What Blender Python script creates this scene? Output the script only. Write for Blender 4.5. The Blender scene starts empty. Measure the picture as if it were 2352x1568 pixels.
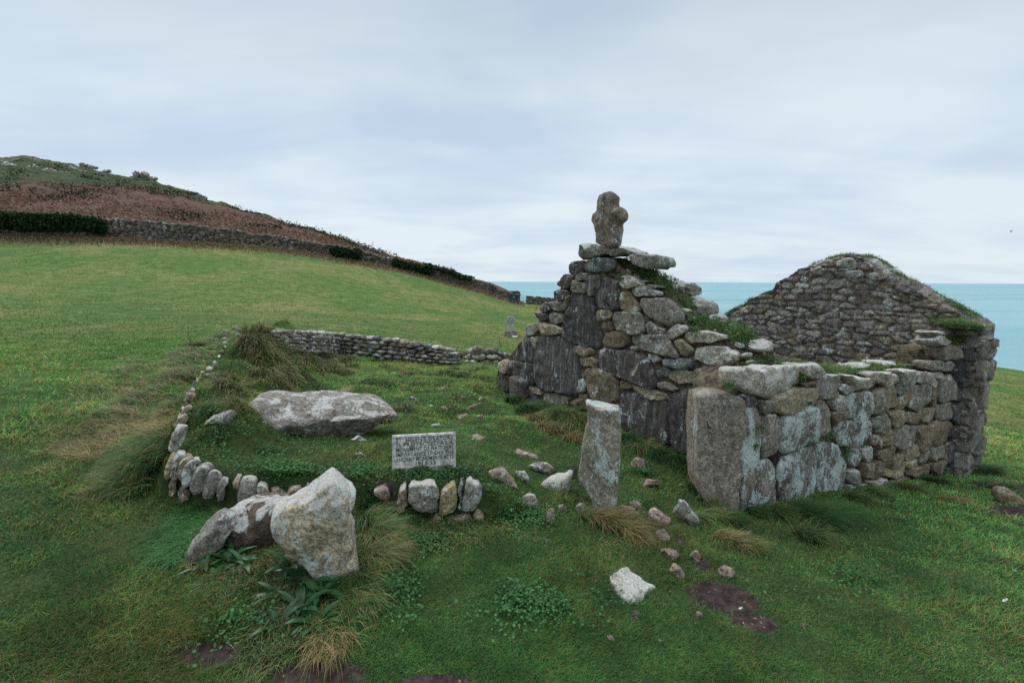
import bpy, bmesh, math, random
import numpy as np
from mathutils import Matrix, Vector
PI = math.pi
random.seed(7); rng = np.random.default_rng(7)
S = bpy.context.scene
COL = S.collection

# ------------------------------------------------------------------ camera
FP = 1045.0                     # focal length in layout units (frame 2352 x 1568)
PITCH = math.radians(7.53); ROLL = math.radians(.22); EYE = np.array([0, 0, 1.8])
Rc = np.array((Matrix.Rotation(PI/2-PITCH, 3, 'X') @ Matrix.Rotation(ROLL, 3, 'Z')))
cam = bpy.data.objects.new('camera', bpy.data.cameras.new('camera')); COL.objects.link(cam)
cam.data.lens = 36*FP/2352; cam.data.sensor_width = 36; cam.data.clip_end = 80000; cam.data.clip_start = .05
cam.matrix_world = Matrix.Translation(Vector(EYE)) @ Matrix(Rc.tolist()).to_4x4()
S.camera = cam
S.view_settings.view_transform = 'Standard'; S.view_settings.look = 'None'
S.cycles.use_denoising = False; S.cycles.max_bounces = 5; S.cycles.diffuse_bounces = 3; S.cycles.transmission_bounces = 2
S.view_settings.exposure = 0.0; S.view_settings.gamma = 1.0

# ------------------------------------------------------------------ node helper
class NT:
    def __init__(s, tree): s.t = tree; s.n = tree.nodes; s.l = tree.links
    def new(s, ty, **k):
        n = s.n.new(ty)
        for a, b in k.items(): setattr(n, a, b)
        return n
    def put(s, sock, v):
        if v is None: return
        if isinstance(v, bpy.types.NodeSocket): s.l.new(v, sock)
        elif isinstance(v, (tuple, list)) and len(v) == 3 and sock.type == 'RGBA': sock.default_value = (*v, 1)
        else: sock.default_value = v
    def math(s, op, a, b=None, c=None, clamp=False):
        n = s.new('ShaderNodeMath', operation=op, use_clamp=clamp)
        s.put(n.inputs[0], a); s.put(n.inputs[1], b); s.put(n.inputs[2], c); return n.outputs[0]
    def mix(s, f, a, b, mode='MIX'):
        n = s.new('ShaderNodeMix', data_type='RGBA', blend_type=mode, clamp_factor=True)
        s.put(n.inputs[0], f); s.put(n.inputs[6], a); s.put(n.inputs[7], b); return n.outputs[2]
    def noise(s, vec, scale, detail=3, rough=.55, dist=0.):
        n = s.new('ShaderNodeTexNoise'); s.put(n.inputs['Vector'], vec)
        n.inputs['Scale'].default_value = scale; n.inputs['Detail'].default_value = detail
        n.inputs['Roughness'].default_value = rough; n.inputs['Distortion'].default_value = dist
        return n.outputs['Fac']
    def ramp(s, v, lo, hi, a=0., b=1.):
        n = s.new('ShaderNodeMapRange', interpolation_type='SMOOTHSTEP'); s.put(n.inputs[0], v)
        for i, x in enumerate((lo, hi, a, b)): s.put(n.inputs[i+1], x)
        return n.outputs[0]
    def vmul(s, vec, v3):
        n = s.new('ShaderNodeVectorMath', operation='MULTIPLY'); s.put(n.inputs[0], vec); s.put(n.inputs[1], v3); return n.outputs[0]

# ------------------------------------------------------------------ world: overcast sky
SUN_EL, SUN_AZ = math.radians(48), math.radians(-35)     # azimuth measured from +Y towards +X
W = bpy.data.worlds.new('World'); S.world = W; W.use_nodes = True
t = NT(W.node_tree); t.n.clear()
sky = t.new('ShaderNodeTexSky', sky_type='NISHITA', sun_disc=False, sun_elevation=SUN_EL, sun_rotation=SUN_AZ, air_density=1., dust_density=.6, ozone_density=1.5)
geo = t.new('ShaderNodeNewGeometry'); inc = t.vmul(geo.outputs['Incoming'], (-1, -1, -1))
tc = t.new('ShaderNodeTexCoord'); dirv = tc.outputs['Generated']
sp = t.new('ShaderNodeSeparateXYZ'); t.l.new(dirv, sp.inputs[0])
zz = t.math('MAXIMUM', sp.outputs[2], 0.0)
den = t.math('ADD', zz, .16)
cx = t.new('ShaderNodeCombineXYZ')
t.put(cx.inputs[0], t.math('DIVIDE', sp.outputs[0], den)); t.put(cx.inputs[1], t.math('DIVIDE', sp.outputs[1], den)); cx.inputs[2].default_value = 3.7
pl = cx.outputs[0]
n1 = t.noise(t.vmul(pl, (.8, 1.0, 1)), 1.0, 4, .5, .2)
n2 = t.noise(t.vmul(pl, (.35, 1.0, 1)), 2.1, 5, .55, .3)
cl = t.math('ADD', t.math('MULTIPLY', n1, .62), t.math('MULTIPLY', n2, .38))
cl = t.ramp(cl, .33, .67)
low = t.ramp(zz, .0, .30, 1., 0.)
cl2 = t.math('ADD', cl, t.math('MULTIPLY', low, .28), clamp=True)
thin = t.mix(cl2, (5.5, 6.8, 8.3), (7.7, 8.65, 9.25))                  # bluish thin cloud to pale cloud
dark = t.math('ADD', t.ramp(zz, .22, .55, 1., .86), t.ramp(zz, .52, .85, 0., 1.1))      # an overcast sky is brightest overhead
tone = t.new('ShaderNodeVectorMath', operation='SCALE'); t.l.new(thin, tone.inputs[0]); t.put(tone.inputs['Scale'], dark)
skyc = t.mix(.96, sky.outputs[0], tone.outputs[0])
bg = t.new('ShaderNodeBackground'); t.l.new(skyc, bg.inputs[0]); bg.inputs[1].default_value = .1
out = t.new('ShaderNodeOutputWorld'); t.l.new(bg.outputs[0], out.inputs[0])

sd = bpy.data.lights.new('sun', 'SUN'); sd.energy = 1.5; sd.angle = math.radians(25); sd.color = (1, .97, .92)
so = bpy.data.objects.new('sun', sd); COL.objects.link(so)
dsun = Vector((math.sin(SUN_AZ)*math.cos(SUN_EL), math.cos(SUN_AZ)*math.cos(SUN_EL), math.sin(SUN_EL)))
so.rotation_euler = dsun.to_track_quat('Z', 'Y').to_euler()

# ------------------------------------------------------------------ layout maths
def A_(x): return np.asarray(x, float)
def rays(u, v):
    u = A_(u); v = A_(v); d = np.stack([(u-1176)/FP, (784-v)/FP, -np.ones_like(u)], -1)
    return d @ Rc.T
def atY(u, v, Y): d = rays(u, v); return EYE + d*(A_(Y)/d[..., 1])[..., None]
def atz(u, v, z): d = rays(u, v); return EYE + d*((A_(z)-EYE[2])/d[..., 2])[..., None]
def onplane(u, v, P0, n): d = rays(u, v); k = ((A_(P0)-EYE) @ A_(n))/(d @ A_(n)); return EYE + d*k[..., None]
def zm(i, pts):            # detail-crop coordinates -> layout units
    k, u0, v0 = {1: (.3985, 1127, 416.5), 2: (.3906, 1592.5, 551.25), 3: (.3906, 367.5, 722.75), 4: (.3906, 1102.5, 857.5),
                 5: (.3125, 0, 330.75), 6: (.3125, 551.25, 490), 7: (.15625, 796.25, 955.5), 8: (.3906, 0, 980)}[i]
    p = A_(pts); return np.stack([u0+p[..., 0]*k, v0+p[..., 1]*k], -1)
def P(s):                  # "x,y x,y ..." -> list
    return [tuple(float(a) for a in q.split(',')) for q in s.split()]

def _h(i, j, k, s):
    n = (i*374761393 + j*668265263 + k*2147483647 + s*1274126177) & 0xffffffff
    n = ((n ^ (n >> 13))*1274126177) & 0xffffffff
    n = ((n ^ (n >> 15))*2246822519) & 0xffffffff
    return ((n ^ (n >> 16)) & 0xffffff)/float(0xffffff)
def vn(p, seed=0):
    p = A_(p)
    if p.shape[-1] == 2: p = np.concatenate([p, np.zeros(p.shape[:-1]+(1,))], -1)
    i = np.floor(p).astype(np.int64); f = p-i; f = f*f*(3-2*f); r = 0
    for a in (0, 1):
        for b in (0, 1):
            for c in (0, 1):
                w = (f[..., 0] if a else 1-f[..., 0])*(f[..., 1] if b else 1-f[..., 1])*(f[..., 2] if c else 1-f[..., 2])
                r = r + w*_h(i[..., 0]+a, i[..., 1]+b, i[..., 2]+c, seed)
    return r*2-1
def fbm(p, oct=4, seed=0, gain=.5):
    p = A_(p); r = 0; a = 1; 
    for o in range(oct): r = r + a*vn(p*(2**o)+o*17.3, seed+o); a *= gain
    return r
def sm(x, a, b): t_ = np.clip((A_(x)-a)/(b-a), 0, 1); return t_*t_*(3-2*t_)
def voro(a, b, seed=0, jit=.8):
    ia = np.floor(a).astype(np.int64); ib = np.floor(b).astype(np.int64)
    d1 = np.full(a.shape, 9.); d2 = d1.copy(); cid = np.zeros(a.shape)
    for da in (-1, 0, 1):
        for db in (-1, 0, 1):
            x = ia+da; y = ib+db; z = np.zeros_like(x)
            px = x+.5+(_h(x, y, z, seed)-.5)*jit; py = y+.5+(_h(x, y, z, seed+5)-.5)*jit
            d = np.hypot(px-a, py-b); n = d < d1
            d2 = np.where(n, d1, np.minimum(d2, d)); cid = np.where(n, _h(x, y, z, seed+9), cid); d1 = np.where(n, d, d1)
    return d1, d2-d1, cid

# ------------------------------------------------------------------ chapel plan lines
SD = np.array([.862, .507, 0]); GD = np.array([-.507, .862, 0])      # along side wall / along gable (away from camera)
NOUT = np.array([.507, -.862, 0]); NG = np.array([-.862, -.507, 0])  # outward normals of side wall / front gable
SA = np.array([2.12, 3.9, 0]); GA = np.array([2.08, 4.42, 0])
FG = SA + 5.0*SD                                                     # inner face of far gable

# ------------------------------------------------------------------ terrain height
_c = []
def cz(s):
    for q in s.split(): u, v, z = map(float, q.split(',')); _c.append(atz(u, v, z))
def cY(s):
    for q in s.split(): u, v, Y = map(float, q.split(',')); _c.append(atY(u, v, Y))
cz('0,1568,.12 600,1568,.06 1176,1568,0 1800,1568,-.08 2352,1568,-.18 0,1300,.16 300,1300,.14 800,1330,.06 1176,1300,0 1450,1330,-.06 1800,1300,-.14 2352,1300,-.3 0,1000,.33 250,1000,.28 0,850,.45 200,870,.4 2352,1130,-.75')
cz('390,1152,.16 550,1165,.12 700,1150,.1 1000,1200,.02 1240,1160,-.03 1385,1172,-.05 1500,1110,-.12')
cY('0,697,19 250,760,13 450,700,22 840,745,19 0,620,33 0,548,45 180,548,47 300,553,48 450,620,37 500,564,49.5 650,578,51 840,680,36 800,603,53 940,628,56 1040,652,60 1110,672,63 1165,690,65 1100,800,14.5 1172,777,21.5 1100,720,38 1190,699,64 1235,714,57 1200,740,33 1276,700,69')
cY('2330,855,31 2300,950,13.5 2252,1040,7.6 1050,835,11.3 650,802,11 1140,832,11 900,870,8.3 1100,880,8.0 700,850,8.8 1100,950,6.2 1176,1010,5.0')
for u, v in ((1700, 1168), (1800, 1150), (1930, 1122), (2060, 1104), (2165, 1088)): _c.append(onplane(u, v, SA, NOUT))
for u, v in ((1598, 1062), (1530, 1030), (1440, 990), (1300, 938), (1185, 908)): _c.append(onplane(u, v, GA, NG))
for q in ((-60, 0, 5), (-75, 35, 11), (0, -30, 0), (40, -25, -5), (-30, -20, 2.5), (30, 15, -3.8), (8, 25, -2), (20, 40, -3), (3, 10, -.6), (6, 15, -1.1), (4.5, 8, -.7)): _c.append(np.array(q, float))
_c = np.array(_c)
def _k(r2): return r2*np.log(r2+1e-9)*.5
def _w(x, y): r = np.sqrt(x*x+y*y)+1e-6; g = 6*np.log1p(r/6); return x/r*g, y/r*g     # compress far distances
def _fit():
    x, y = _w(_c[:, 0], _c[:, 1]); n = len(x)
    K = _k((x[:, None]-x)**2+(y[:, None]-y)**2) + np.eye(n)*.02
    Pm = np.stack([np.ones(n), x, y], 1); M = np.block([[K, Pm], [Pm.T, np.zeros((3, 3))]])
    return x, y, np.linalg.solve(M, np.concatenate([_c[:, 2], np.zeros(3)]))
_tx, _ty, _tw = _fit()
def tps(x, y):
    x, y = _w(x, y); sh = x.shape; x = x.ravel(); y = y.ravel(); o = np.empty(x.size)
    for s in range(0, x.size, 60000):
        a = x[s:s+60000]; b = y[s:s+60000]
        o[s:s+60000] = _k((a[:, None]-_tx)**2+(b[:, None]-_ty)**2) @ _tw[:-3] + _tw[-3]+_tw[-2]*a+_tw[-1]*b
    return o.reshape(sh)
_gx = np.arange(-14, 18, .08); _gy = np.arange(-.5, 18, .08); _GT = tps(*np.meshgrid(_gx, _gy, indexing='ij')); _tps0 = tps
def tps(x, y):
    x = A_(x); y = A_(y); sh = x.shape; x = x.ravel(); y = y.ravel(); fx = (x+14)/.08; fy = (y+.5)/.08; i = np.floor(fx).astype(int); j = np.floor(fy).astype(int)
    ok = (i >= 0) & (j >= 0) & (i < len(_gx)-1) & (j < len(_gy)-1); o = np.empty(x.size); a = fx[ok]-i[ok]; b = fy[ok]-j[ok]; i_, j_ = i[ok], j[ok]
    o[ok] = _GT[i_, j_]*(1-a)*(1-b)+_GT[i_+1, j_]*a*(1-b)+_GT[i_, j_+1]*(1-a)*b+_GT[i_+1, j_+1]*a*b
    if (~ok).any(): o[~ok] = _tps0(x[~ok], y[~ok])
    return o.reshape(sh)
def pdist(x, y, pl):       # distance to polyline, signed side (+ = right of travel), parameter along
    best = np.full(x.shape, 1e9); side = np.zeros(x.shape); par = np.zeros(x.shape)
    for i in range(len(pl)-1):
        ax, ay = pl[i][:2]; bx, by = pl[i+1][:2]; dx, dy = bx-ax, by-ay; L2 = dx*dx+dy*dy
        tt = np.clip(((x-ax)*dx+(y-ay)*dy)/L2, 0, 1); d = np.hypot(x-ax-tt*dx, y-ay-tt*dy)
        n = d < best; best = np.where(n, d, best); side = np.where(n, (x-ax)*dy-(y-ay)*dx, side); par = np.where(n, i+tt, par)
    return best, np.sign(side), par
# kerb line of the raised bank, traced at the foot of its stones
KERB = [atz(395, 1150, .15), atz(430, 1158, .15), atz(520, 1168, .13), atz(640, 1160, .11), atz(760, 1166, .1), atz(900, 1180, .06), atz(1010, 1192, .02), atz(1110, 1190, .0), atz(1250, 1190, -.03)]
KH = [.29, .28, .24, .20, .19, .21, .24, .22, .0]
LEFT = [KERB[0], atz(375, 1090, .2), atz(400, 985, .25), atz(430, 905, .3), atz(500, 815, .38)]
LEFT = [KERB[0], np.array([-2.95, 4.1, 0]), np.array([-3.5, 5.4, 0]), np.array([-4.4, 7.6, 0]), np.array([-5.4, 10.0, 0]), np.array([-5.7, 10.9, 0])]
LH = [.30, .48, .60, .58, .60, .54]
CLIFF = [(70, -20), (55, 5), (47, 18), (37.5, 31), (28, 48), (18.5, 66), (11.5, 72.5), (4, 69.0), (-3, 69.6), (-10, 84), (-80, 95)]
WALLP = [(-500, 556, 40), (-200, 550, 43), (0, 546, 45), (180, 546, 47), (312, 550, 48), (469, 560, 49.5), (612, 573, 50.5), (770, 598, 53), (895, 618, 55), (1020, 647, 59), (1129, 678, 64), (1195, 697, 67)]
WPL = [atY(*w) for w in WALLP]
def H(x, y, detail=True):
    x = A_(x); y = A_(y); z = tps(x, y)
    d, s, p_ = pdist(x, y, KERB); h = np.interp(p_, range(len(KH)), KH)
    ins = (s < 0) | (p_ <= 0)
    back = 1-sm(d, .9, 2.3)
    f1 = np.where(s < 0, back*sm(d, .02, .09), 0.0)
    d2, s2, p2 = pdist(x, y, LEFT)
    f1 = f1*np.where((s2 < 0), 1-sm(d2, .0, .16), 1.0)
    add = h*f1; h2 = np.interp(p2, range(len(LH)), LH)
    f2 = np.where(s2 < 0, 1-sm(d2, .03, .62), 1-sm(d2, .32, 1.15))
    f2 = f2*sm(y, KERB[0][1]-.05, KERB[0][1]+.6)
    z = z + np.maximum(add, h2*f2*(1+.35*fbm(np.stack([x, y], -1)*1.7, 3, 33)*detail))
    if detail:
        r = np.hypot(x, y); q = np.stack([x, y], -1)
        enc = sm(y, 4.2, 5.5)*(1-sm(y, 11, 12.5))*sm(x, -5.5, -4)*(1-sm(x-(.9-.2*(y-6)), -.6, .4))
        z = z + fbm(q*1.3, 3, 3)*(.012+.085*enc)*1.0 + fbm(q*5, 3, 8)*.008 + fbm(q*.12, 2, 5)*.12*sm(r, 12, 30)
    cd, cs, _ = pdist(x, y, CLIFF); outc = cs < 0
    z = np.where(~outc, z-40*sm(cd, 0, 25)-cd*.4, z)
    return z
_hx = np.arange(-11, 13, .04); _hy = np.arange(-.2, 16, .04); _HG = None
def Hc(x, y):
    global _HG
    if _HG is None: _HG = H(*np.meshgrid(_hx, _hy, indexing='ij'))
    x = A_(x); y = A_(y); sh = x.shape; x = x.ravel(); y = y.ravel(); fx = (x+11)/.04; fy = (y+.2)/.04; i = np.floor(fx).astype(int); j = np.floor(fy).astype(int)
    ok = (i >= 0) & (j >= 0) & (i < len(_hx)-1) & (j < len(_hy)-1); o = np.empty(x.size); a = fx[ok]-i[ok]; b = fy[ok]-j[ok]; i_, j_ = i[ok], j[ok]
    o[ok] = _HG[i_, j_]*(1-a)*(1-b)+_HG[i_+1, j_]*a*(1-b)+_HG[i_, j_+1]*(1-a)*b+_HG[i_+1, j_+1]*a*b
    if (~ok).any(): o[~ok] = H(x[~ok], y[~ok])
    return o.reshape(sh)
def ground_hit(u, v):
    d = rays(u, v); d = d/d[..., 1:2]; sh = d.shape[:-1]; d = d.reshape(-1, 3)
    Y = np.geomspace(.7, 80, 260); lo = np.full(len(d), .7); hi = np.full(len(d), 80.)
    X = d[:, 0:1]*Y; Z = 1.8+d[:, 2:3]*Y; g = Z-Hc(X, np.broadcast_to(Y, X.shape))
    hitm = g < 0; idx = np.where(hitm.any(1), hitm.argmax(1), 259); idx = np.maximum(idx, 1)
    lo = Y[idx-1]; hi = Y[idx]
    for _ in range(14):
        m = (lo+hi)/2; gg = 1.8+d[:, 2]*m-Hc(d[:, 0]*m, m); lo = np.where(gg > 0, m, lo); hi = np.where(gg > 0, hi, m)
    return (EYE+d*hi[:, None]).reshape(sh+(3,))
_s = H(np.array([-20., 20.]), np.array([20., 20.]))

# ------------------------------------------------------------------ materials
def base_mat(name):
    m = bpy.data.materials.new(name); m.use_nodes = True; t = NT(m.node_tree); t.n.clear()
    o = t.new('ShaderNodeOutputMaterial'); b = t.new('ShaderNodeBsdfPrincipled'); t.l.new(b.outputs[0], o.inputs[0])
    b.inputs['Roughness'].default_value = .85; b.inputs['Specular IOR Level'].default_value = .25
    g = t.new('ShaderNodeNewGeometry'); return m, t, b, g
def bump(t, b, h, strength, dist):
    n = t.new('ShaderNodeBump'); n.inputs['Strength'].default_value = strength; n.inputs['Distance'].default_value = dist
    t.l.new(h, n.inputs['Height']); t.l.new(n.outputs[0], b.inputs['Normal'])
def attr(t, name): n = t.new('ShaderNodeAttribute'); n.attribute_name = name; return n
def stone_mat(name='granite', k=1.0):
    m, t, b, g = base_mat(name); pos = g.outputs['Position']
    a = attr(t, 'Col'); pr = attr(t, 'Par'); s3 = t.new('ShaderNodeSeparateColor'); t.l.new(pr.outputs['Color'], s3.inputs[0])
    fine = t.noise(pos, 75*k, 3, .7); mid = t.noise(pos, 20*k, 6, .7, .5); big = t.noise(pos, 5*k, 3, .5, .3)
    c = t.mix(1., a.outputs['Color'], t.mix(t.ramp(fine, .32, .68), (.55, .54, .54), (1.6, 1.58, 1.52)), 'MULTIPLY')
    c = t.mix(1., c, t.mix(t.ramp(mid, .3, .7), (.5, .48, .48), (1.6, 1.58, 1.52)), 'MULTIPLY')
    c = t.mix(t.math('MULTIPLY', t.ramp(big, .4, .65), .25), c, (.17, .13, .07))
    # run-off stains: stretched upright
    st = t.noise(t.vmul(pos, (14, 14, 2.2)), 1.0, 4, .6, .3)
    c = t.mix(t.math('MULTIPLY', t.ramp(st, .45, .6), t.math('MULTIPLY', a.outputs['Alpha'], .8)), c, (.022, .02, .023))
    st2 = t.noise(t.vmul(pos, (17, 17, 1.6)), 1.0, 5, .65, .4)
    c = t.mix(t.math('MULTIPLY', t.ramp(st2, .54, .63), t.math('MULTIPLY', a.outputs['Alpha'], .85)), c, (.30, .29, .28))
    # pale grey-white crustose lichen, with crisp edges, more of it on exposed tops
    sn = t.new('ShaderNodeSeparateXYZ'); t.l.new(g.outputs['Normal'], sn.inputs[0])
    up = t.ramp(sn.outputs[2], .1, .85)
    wl = t.noise(pos, 5.5*k, 8, .66, .7); wf = t.noise(pos, 38*k, 4, .7)
    amt = t.math('ADD', t.math('MULTIPLY', s3.outputs[0], .165), t.math('MULTIPLY', up, t.math('MULTIPLY', s3.outputs[0], .20)))
    wv = t.math('ADD', t.math('ADD', t.math('MULTIPLY', wl, .8), t.math('MULTIPLY', wf, .2)), amt)
    wmask = t.ramp(wv, .66, .72)
    c = t.mix(t.math('MULTIPLY', wmask, .85), c, t.mix(t.ramp(fine, .3, .7), (.44, .42, .38), (.70, .67, .61)))
    # blue-green lichen
    cl = t.math('ADD', t.math('ADD', t.math('MULTIPLY', t.noise(t.vmul(pos, (6*k, 6*k, 3.2*k)), 1., 5, .65, .6), .62), t.math('MULTIPLY', t.noise(t.vmul(pos, (46*k, 46*k, 30*k)), 1., 3, .7), .38)), t.math('MULTIPLY', s3.outputs[2], .145))
    c = t.mix(t.math('MULTIPLY', t.ramp(cl, .60, .63), .85), c, t.mix(t.ramp(fine, .35, .65), (.40, .46, .43), (.64, .71, .68)))
    # orange-yellow lichen
    yl = t.math('ADD', t.noise(pos, 19*k, 5, .6, .8), t.math('MULTIPLY', s3.outputs[1], .16))
    c = t.mix(t.math('MULTIPLY', t.ramp(yl, .70, .76), .8), c, (.30, .20, .025))
    t.l.new(c, b.inputs['Base Color'])
    hh = t.math('ADD', t.math('MULTIPLY', mid, .7), t.math('MULTIPLY', fine, .25)); bump(t, b, hh, 1., .04/k)
    return m
M_STONE = stone_mat(); M_FAR = stone_mat('granite_rubble_far', .28)
def core_mat():
    m, t, b, g = base_mat('earth_mortar'); pos = g.outputs['Position']
    c = t.mix(t.ramp(t.noise(pos, 14, 5, .6), .35, .65), (.05, .04, .028), (.22, .17, .105))
    t.l.new(c, b.inputs['Base Color']); bump(t, b, t.noise(pos, 40, 4, .65), 1., .03); return m
M_CORE = core_mat()
def grass_mat():
    m, t, b, g = base_mat('grass_blades'); a = attr(t, 'Col')
    v = t.noise(g.outputs['Position'], 3.0, 3, .6)
    c = t.mix(1., a.outputs['Color'], t.mix(t.ramp(v, .35, .65), (.72, .74, .72), (1.18, 1.2, 1.1)), 'MULTIPLY')
    t.l.new(c, b.inputs['Base Color']); b.inputs['Roughness'].default_value = .6; b.inputs['Specular IOR Level'].default_value = .2
    tr = t.new('ShaderNodeBsdfTranslucent'); t.l.new(c, tr.inputs[0]); mx = t.new('ShaderNodeMixShader'); mx.inputs[0].default_value = .25
    t.l.new(b.outputs[0], mx.inputs[1]); t.l.new(tr.outputs[0], mx.inputs[2])
    t.l.new(mx.outputs[0], next(n for n in t.n if n.type == 'OUTPUT_MATERIAL').inputs[0]); return m
M_GRASS = grass_mat()
def ground_mat():
    m, t, b, g = base_mat('turf'); pos = g.outputs['Position']
    mk = attr(t, 'Mask'); s3 = t.new('ShaderNodeSeparateColor'); t.l.new(mk.outputs['Color'], s3.inputs[0])
    # r mud, g tall-dry patches, b worn green path; alpha = how far (turf seen as a whole)
    f = t.noise(t.vmul(pos, (1, 1, 0)), 2.2, 6, .62, .4); f2 = t.noise(t.vmul(pos, (.14, .14, 0)), 1., 5, .6, .5); f3 = t.noise(t.vmul(pos, (1.3, 1.3, 0)), 1., 8, .78, .2)
    hf = t.noise(pos, 24, 4, .7)
    near = t.mix(t.ramp(f, .35, .65), (.02, .05, .016), (.06, .085, .028))
    near = t.mix(t.math('MULTIPLY', t.ramp(hf, .45, .65), .5), near, (.05, .04, .022))
    green = t.mix(t.ramp(f3, .35, .65), (.055, .118, .024), (.115, .185, .045))
    tan = t.mix(t.ramp(f3, .3, .7), (.16, .175, .05), (.29, .24, .095))
    tanm = t.ramp(t.math('ADD', t.math('MULTIPLY', f2, .62), t.math('ADD', t.math('MULTIPLY', f3, .42), t.math('MULTIPLY', s3.outputs[1], .25))), .44, .66)
    far = t.mix(t.math('MULTIPLY', tanm, .85), green, tan)
    far = t.mix(1., far, t.mix(t.ramp(hf, .3, .7), (.72, .74, .7), (1.25, 1.22, 1.2)), 'MULTIPLY')
    far = t.mix(t.math('MULTIPLY', s3.outputs[2], .8), far, (.04, .105, .024))
    c = t.mix(mk.outputs['Alpha'], near, far)
    mud = t.mix(t.ramp(t.noise(pos, 18, 5, .6), .35, .7), (.030, .018, .017), (.085, .056, .05))
    mm = t.ramp(t.math('ADD', s3.outputs[0], t.math('MULTIPLY', t.math('SUBTRACT', t.noise(pos, 7, 5, .65), .5), 1.1)), .42, .6)
    c = t.mix(mm, c, mud); t.l.new(c, b.inputs['Base Color'])
    b.inputs['Roughness'].default_value = .95; b.inputs['Specular IOR Level'].default_value = .12
    bump(t, b, t.math('ADD', t.math('MULTIPLY', hf, .5), t.math('MULTIPLY', f3, .9)), .9, .05); return m
def hill_mat():
    m, t, b, g = base_mat('moor'); pos = g.outputs['Position']
    mk = attr(t, 'Mask'); s3 = t.new('ShaderNodeSeparateColor'); t.l.new(mk.outputs['Color'], s3.inputs[0])
    n = t.noise(t.vmul(pos, (1, .6, 1.6)), .35, 6, .65, .5); hf = t.noise(pos, 2.3, 5, .75); nm = t.noise(t.vmul(pos, (.5, .5, 1.5)), .22, 5, .6, .6)
    br = t.mix(t.ramp(hf, .3, .7), (.11, .060, .044), (.20, .112, .08))
    gr = t.mix(t.ramp(hf, .3, .7), (.030, .048, .016), (.10, .125, .045))
    gr = t.mix(t.ramp(nm, .5, .62), gr, t.mix(t.ramp(hf, .4, .6), (.025, .045, .018), (.06, .08, .035)))
    gr = t.mix(t.math('MULTIPLY', t.ramp(n, .52, .62), .7), gr, (.12, .11, .055))
    bm = t.ramp(t.math('ADD', s3.outputs[0], t.math('MULTIPLY', t.math('SUBTRACT', n, .5), 1.4)), .4, .6)
    c = t.mix(bm, gr, br)
    rk = t.ramp(t.math('ADD', s3.outputs[1], t.math('MULTIPLY', t.math('SUBTRACT', t.noise(t.vmul(pos, (.6, .6, 2)), .9, 5, .7), .5), 1.6)), .62, .7)
    c = t.mix(rk, c, t.mix(t.ramp(hf, .35, .65), (.09, .09, .09), (.34, .33, .32)))
    t.l.new(c, b.inputs['Base Color']); b.inputs['Specular IOR Level'].default_value = .1
    bump(t, b, hf, 1., .5); return m
def plain(name, c, rough=.7, spec=.3, noise=0, ns=30):
    m, t, b, g = base_mat(name); b.inputs['Roughness'].default_value = rough; b.inputs['Specular IOR Level'].default_value = spec
    n = t.noise(g.outputs['Position'], ns, 4, .6)
    cc = t.mix(t.ramp(n, .3, .7), tuple(x*(1-noise) for x in c), tuple(min(1, x*(1+noise)) for x in c)); t.l.new(cc, b.inputs['Base Color']); return m

# ------------------------------------------------------------------ mesh building
def mesh_np(name, V, quads=None, tris=None, mat=None, smooth=True, cols=None, extra=None):
    me = bpy.data.meshes.new(name); V = A_(V)
    q = np.zeros((0, 4), int) if quads is None or len(quads) == 0 else np.asarray(quads, int)
    tr = np.zeros((0, 3), int) if tris is None or len(tris) == 0 else np.asarray(tris, int)
    me.vertices.add(len(V)); me.vertices.foreach_set('co', V.astype(np.float32).ravel())
    lv = np.concatenate([q.ravel(), tr.ravel()]); me.loops.add(len(lv)); me.loops.foreach_set('vertex_index', lv.astype(np.int32))
    tot = np.concatenate([np.full(len(q), 4), np.full(len(tr), 3)]); st = np.concatenate([[0], np.cumsum(tot)[:-1]])
    me.polygons.add(len(tot)); me.polygons.foreach_set('loop_start', st.astype(np.int32)); me.polygons.foreach_set('loop_total', tot.astype(np.int32))
    if smooth: me.polygons.foreach_set('use_smooth', np.ones(len(tot), bool))
    me.update(calc_edges=True)
    for nm, arr in (('Col', cols),) + tuple((extra or {}).items()):
        if arr is None: continue
        arr = A_(arr)
        if arr.shape[1] == 3: arr = np.concatenate([arr, np.zeros((len(arr), 1))], 1)
        at = me.attributes.new(nm, 'FLOAT_COLOR', 'POINT'); at.data.foreach_set('color', arr.astype(np.float32).ravel())
    if mat: me.materials.append(mat)
    return me
def link(name, me, parent=None, origin=None):
    o = bpy.data.objects.new(name, me); COL.objects.link(o)
    if origin is not None:
        me.transform(Matrix.Translation(-Vector(origin))); o.location = origin
    if parent: 
        o.parent = parent; o.matrix_parent_inverse = parent.matrix_basis.inverted()
    return o
def tag(o, label=None, cat=None, group=None, kind=None):
    if label: o['label'] = label
    if cat: o['category'] = cat
    if group: o['group'] = group
    if kind: o['kind'] = kind
    return o
def empty(name, loc, label, cat, group=None):
    o = bpy.data.objects.new(name, None); COL.objects.link(o); o.location = loc; o.empty_display_size = .1
    return tag(o, label, cat, group)
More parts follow.
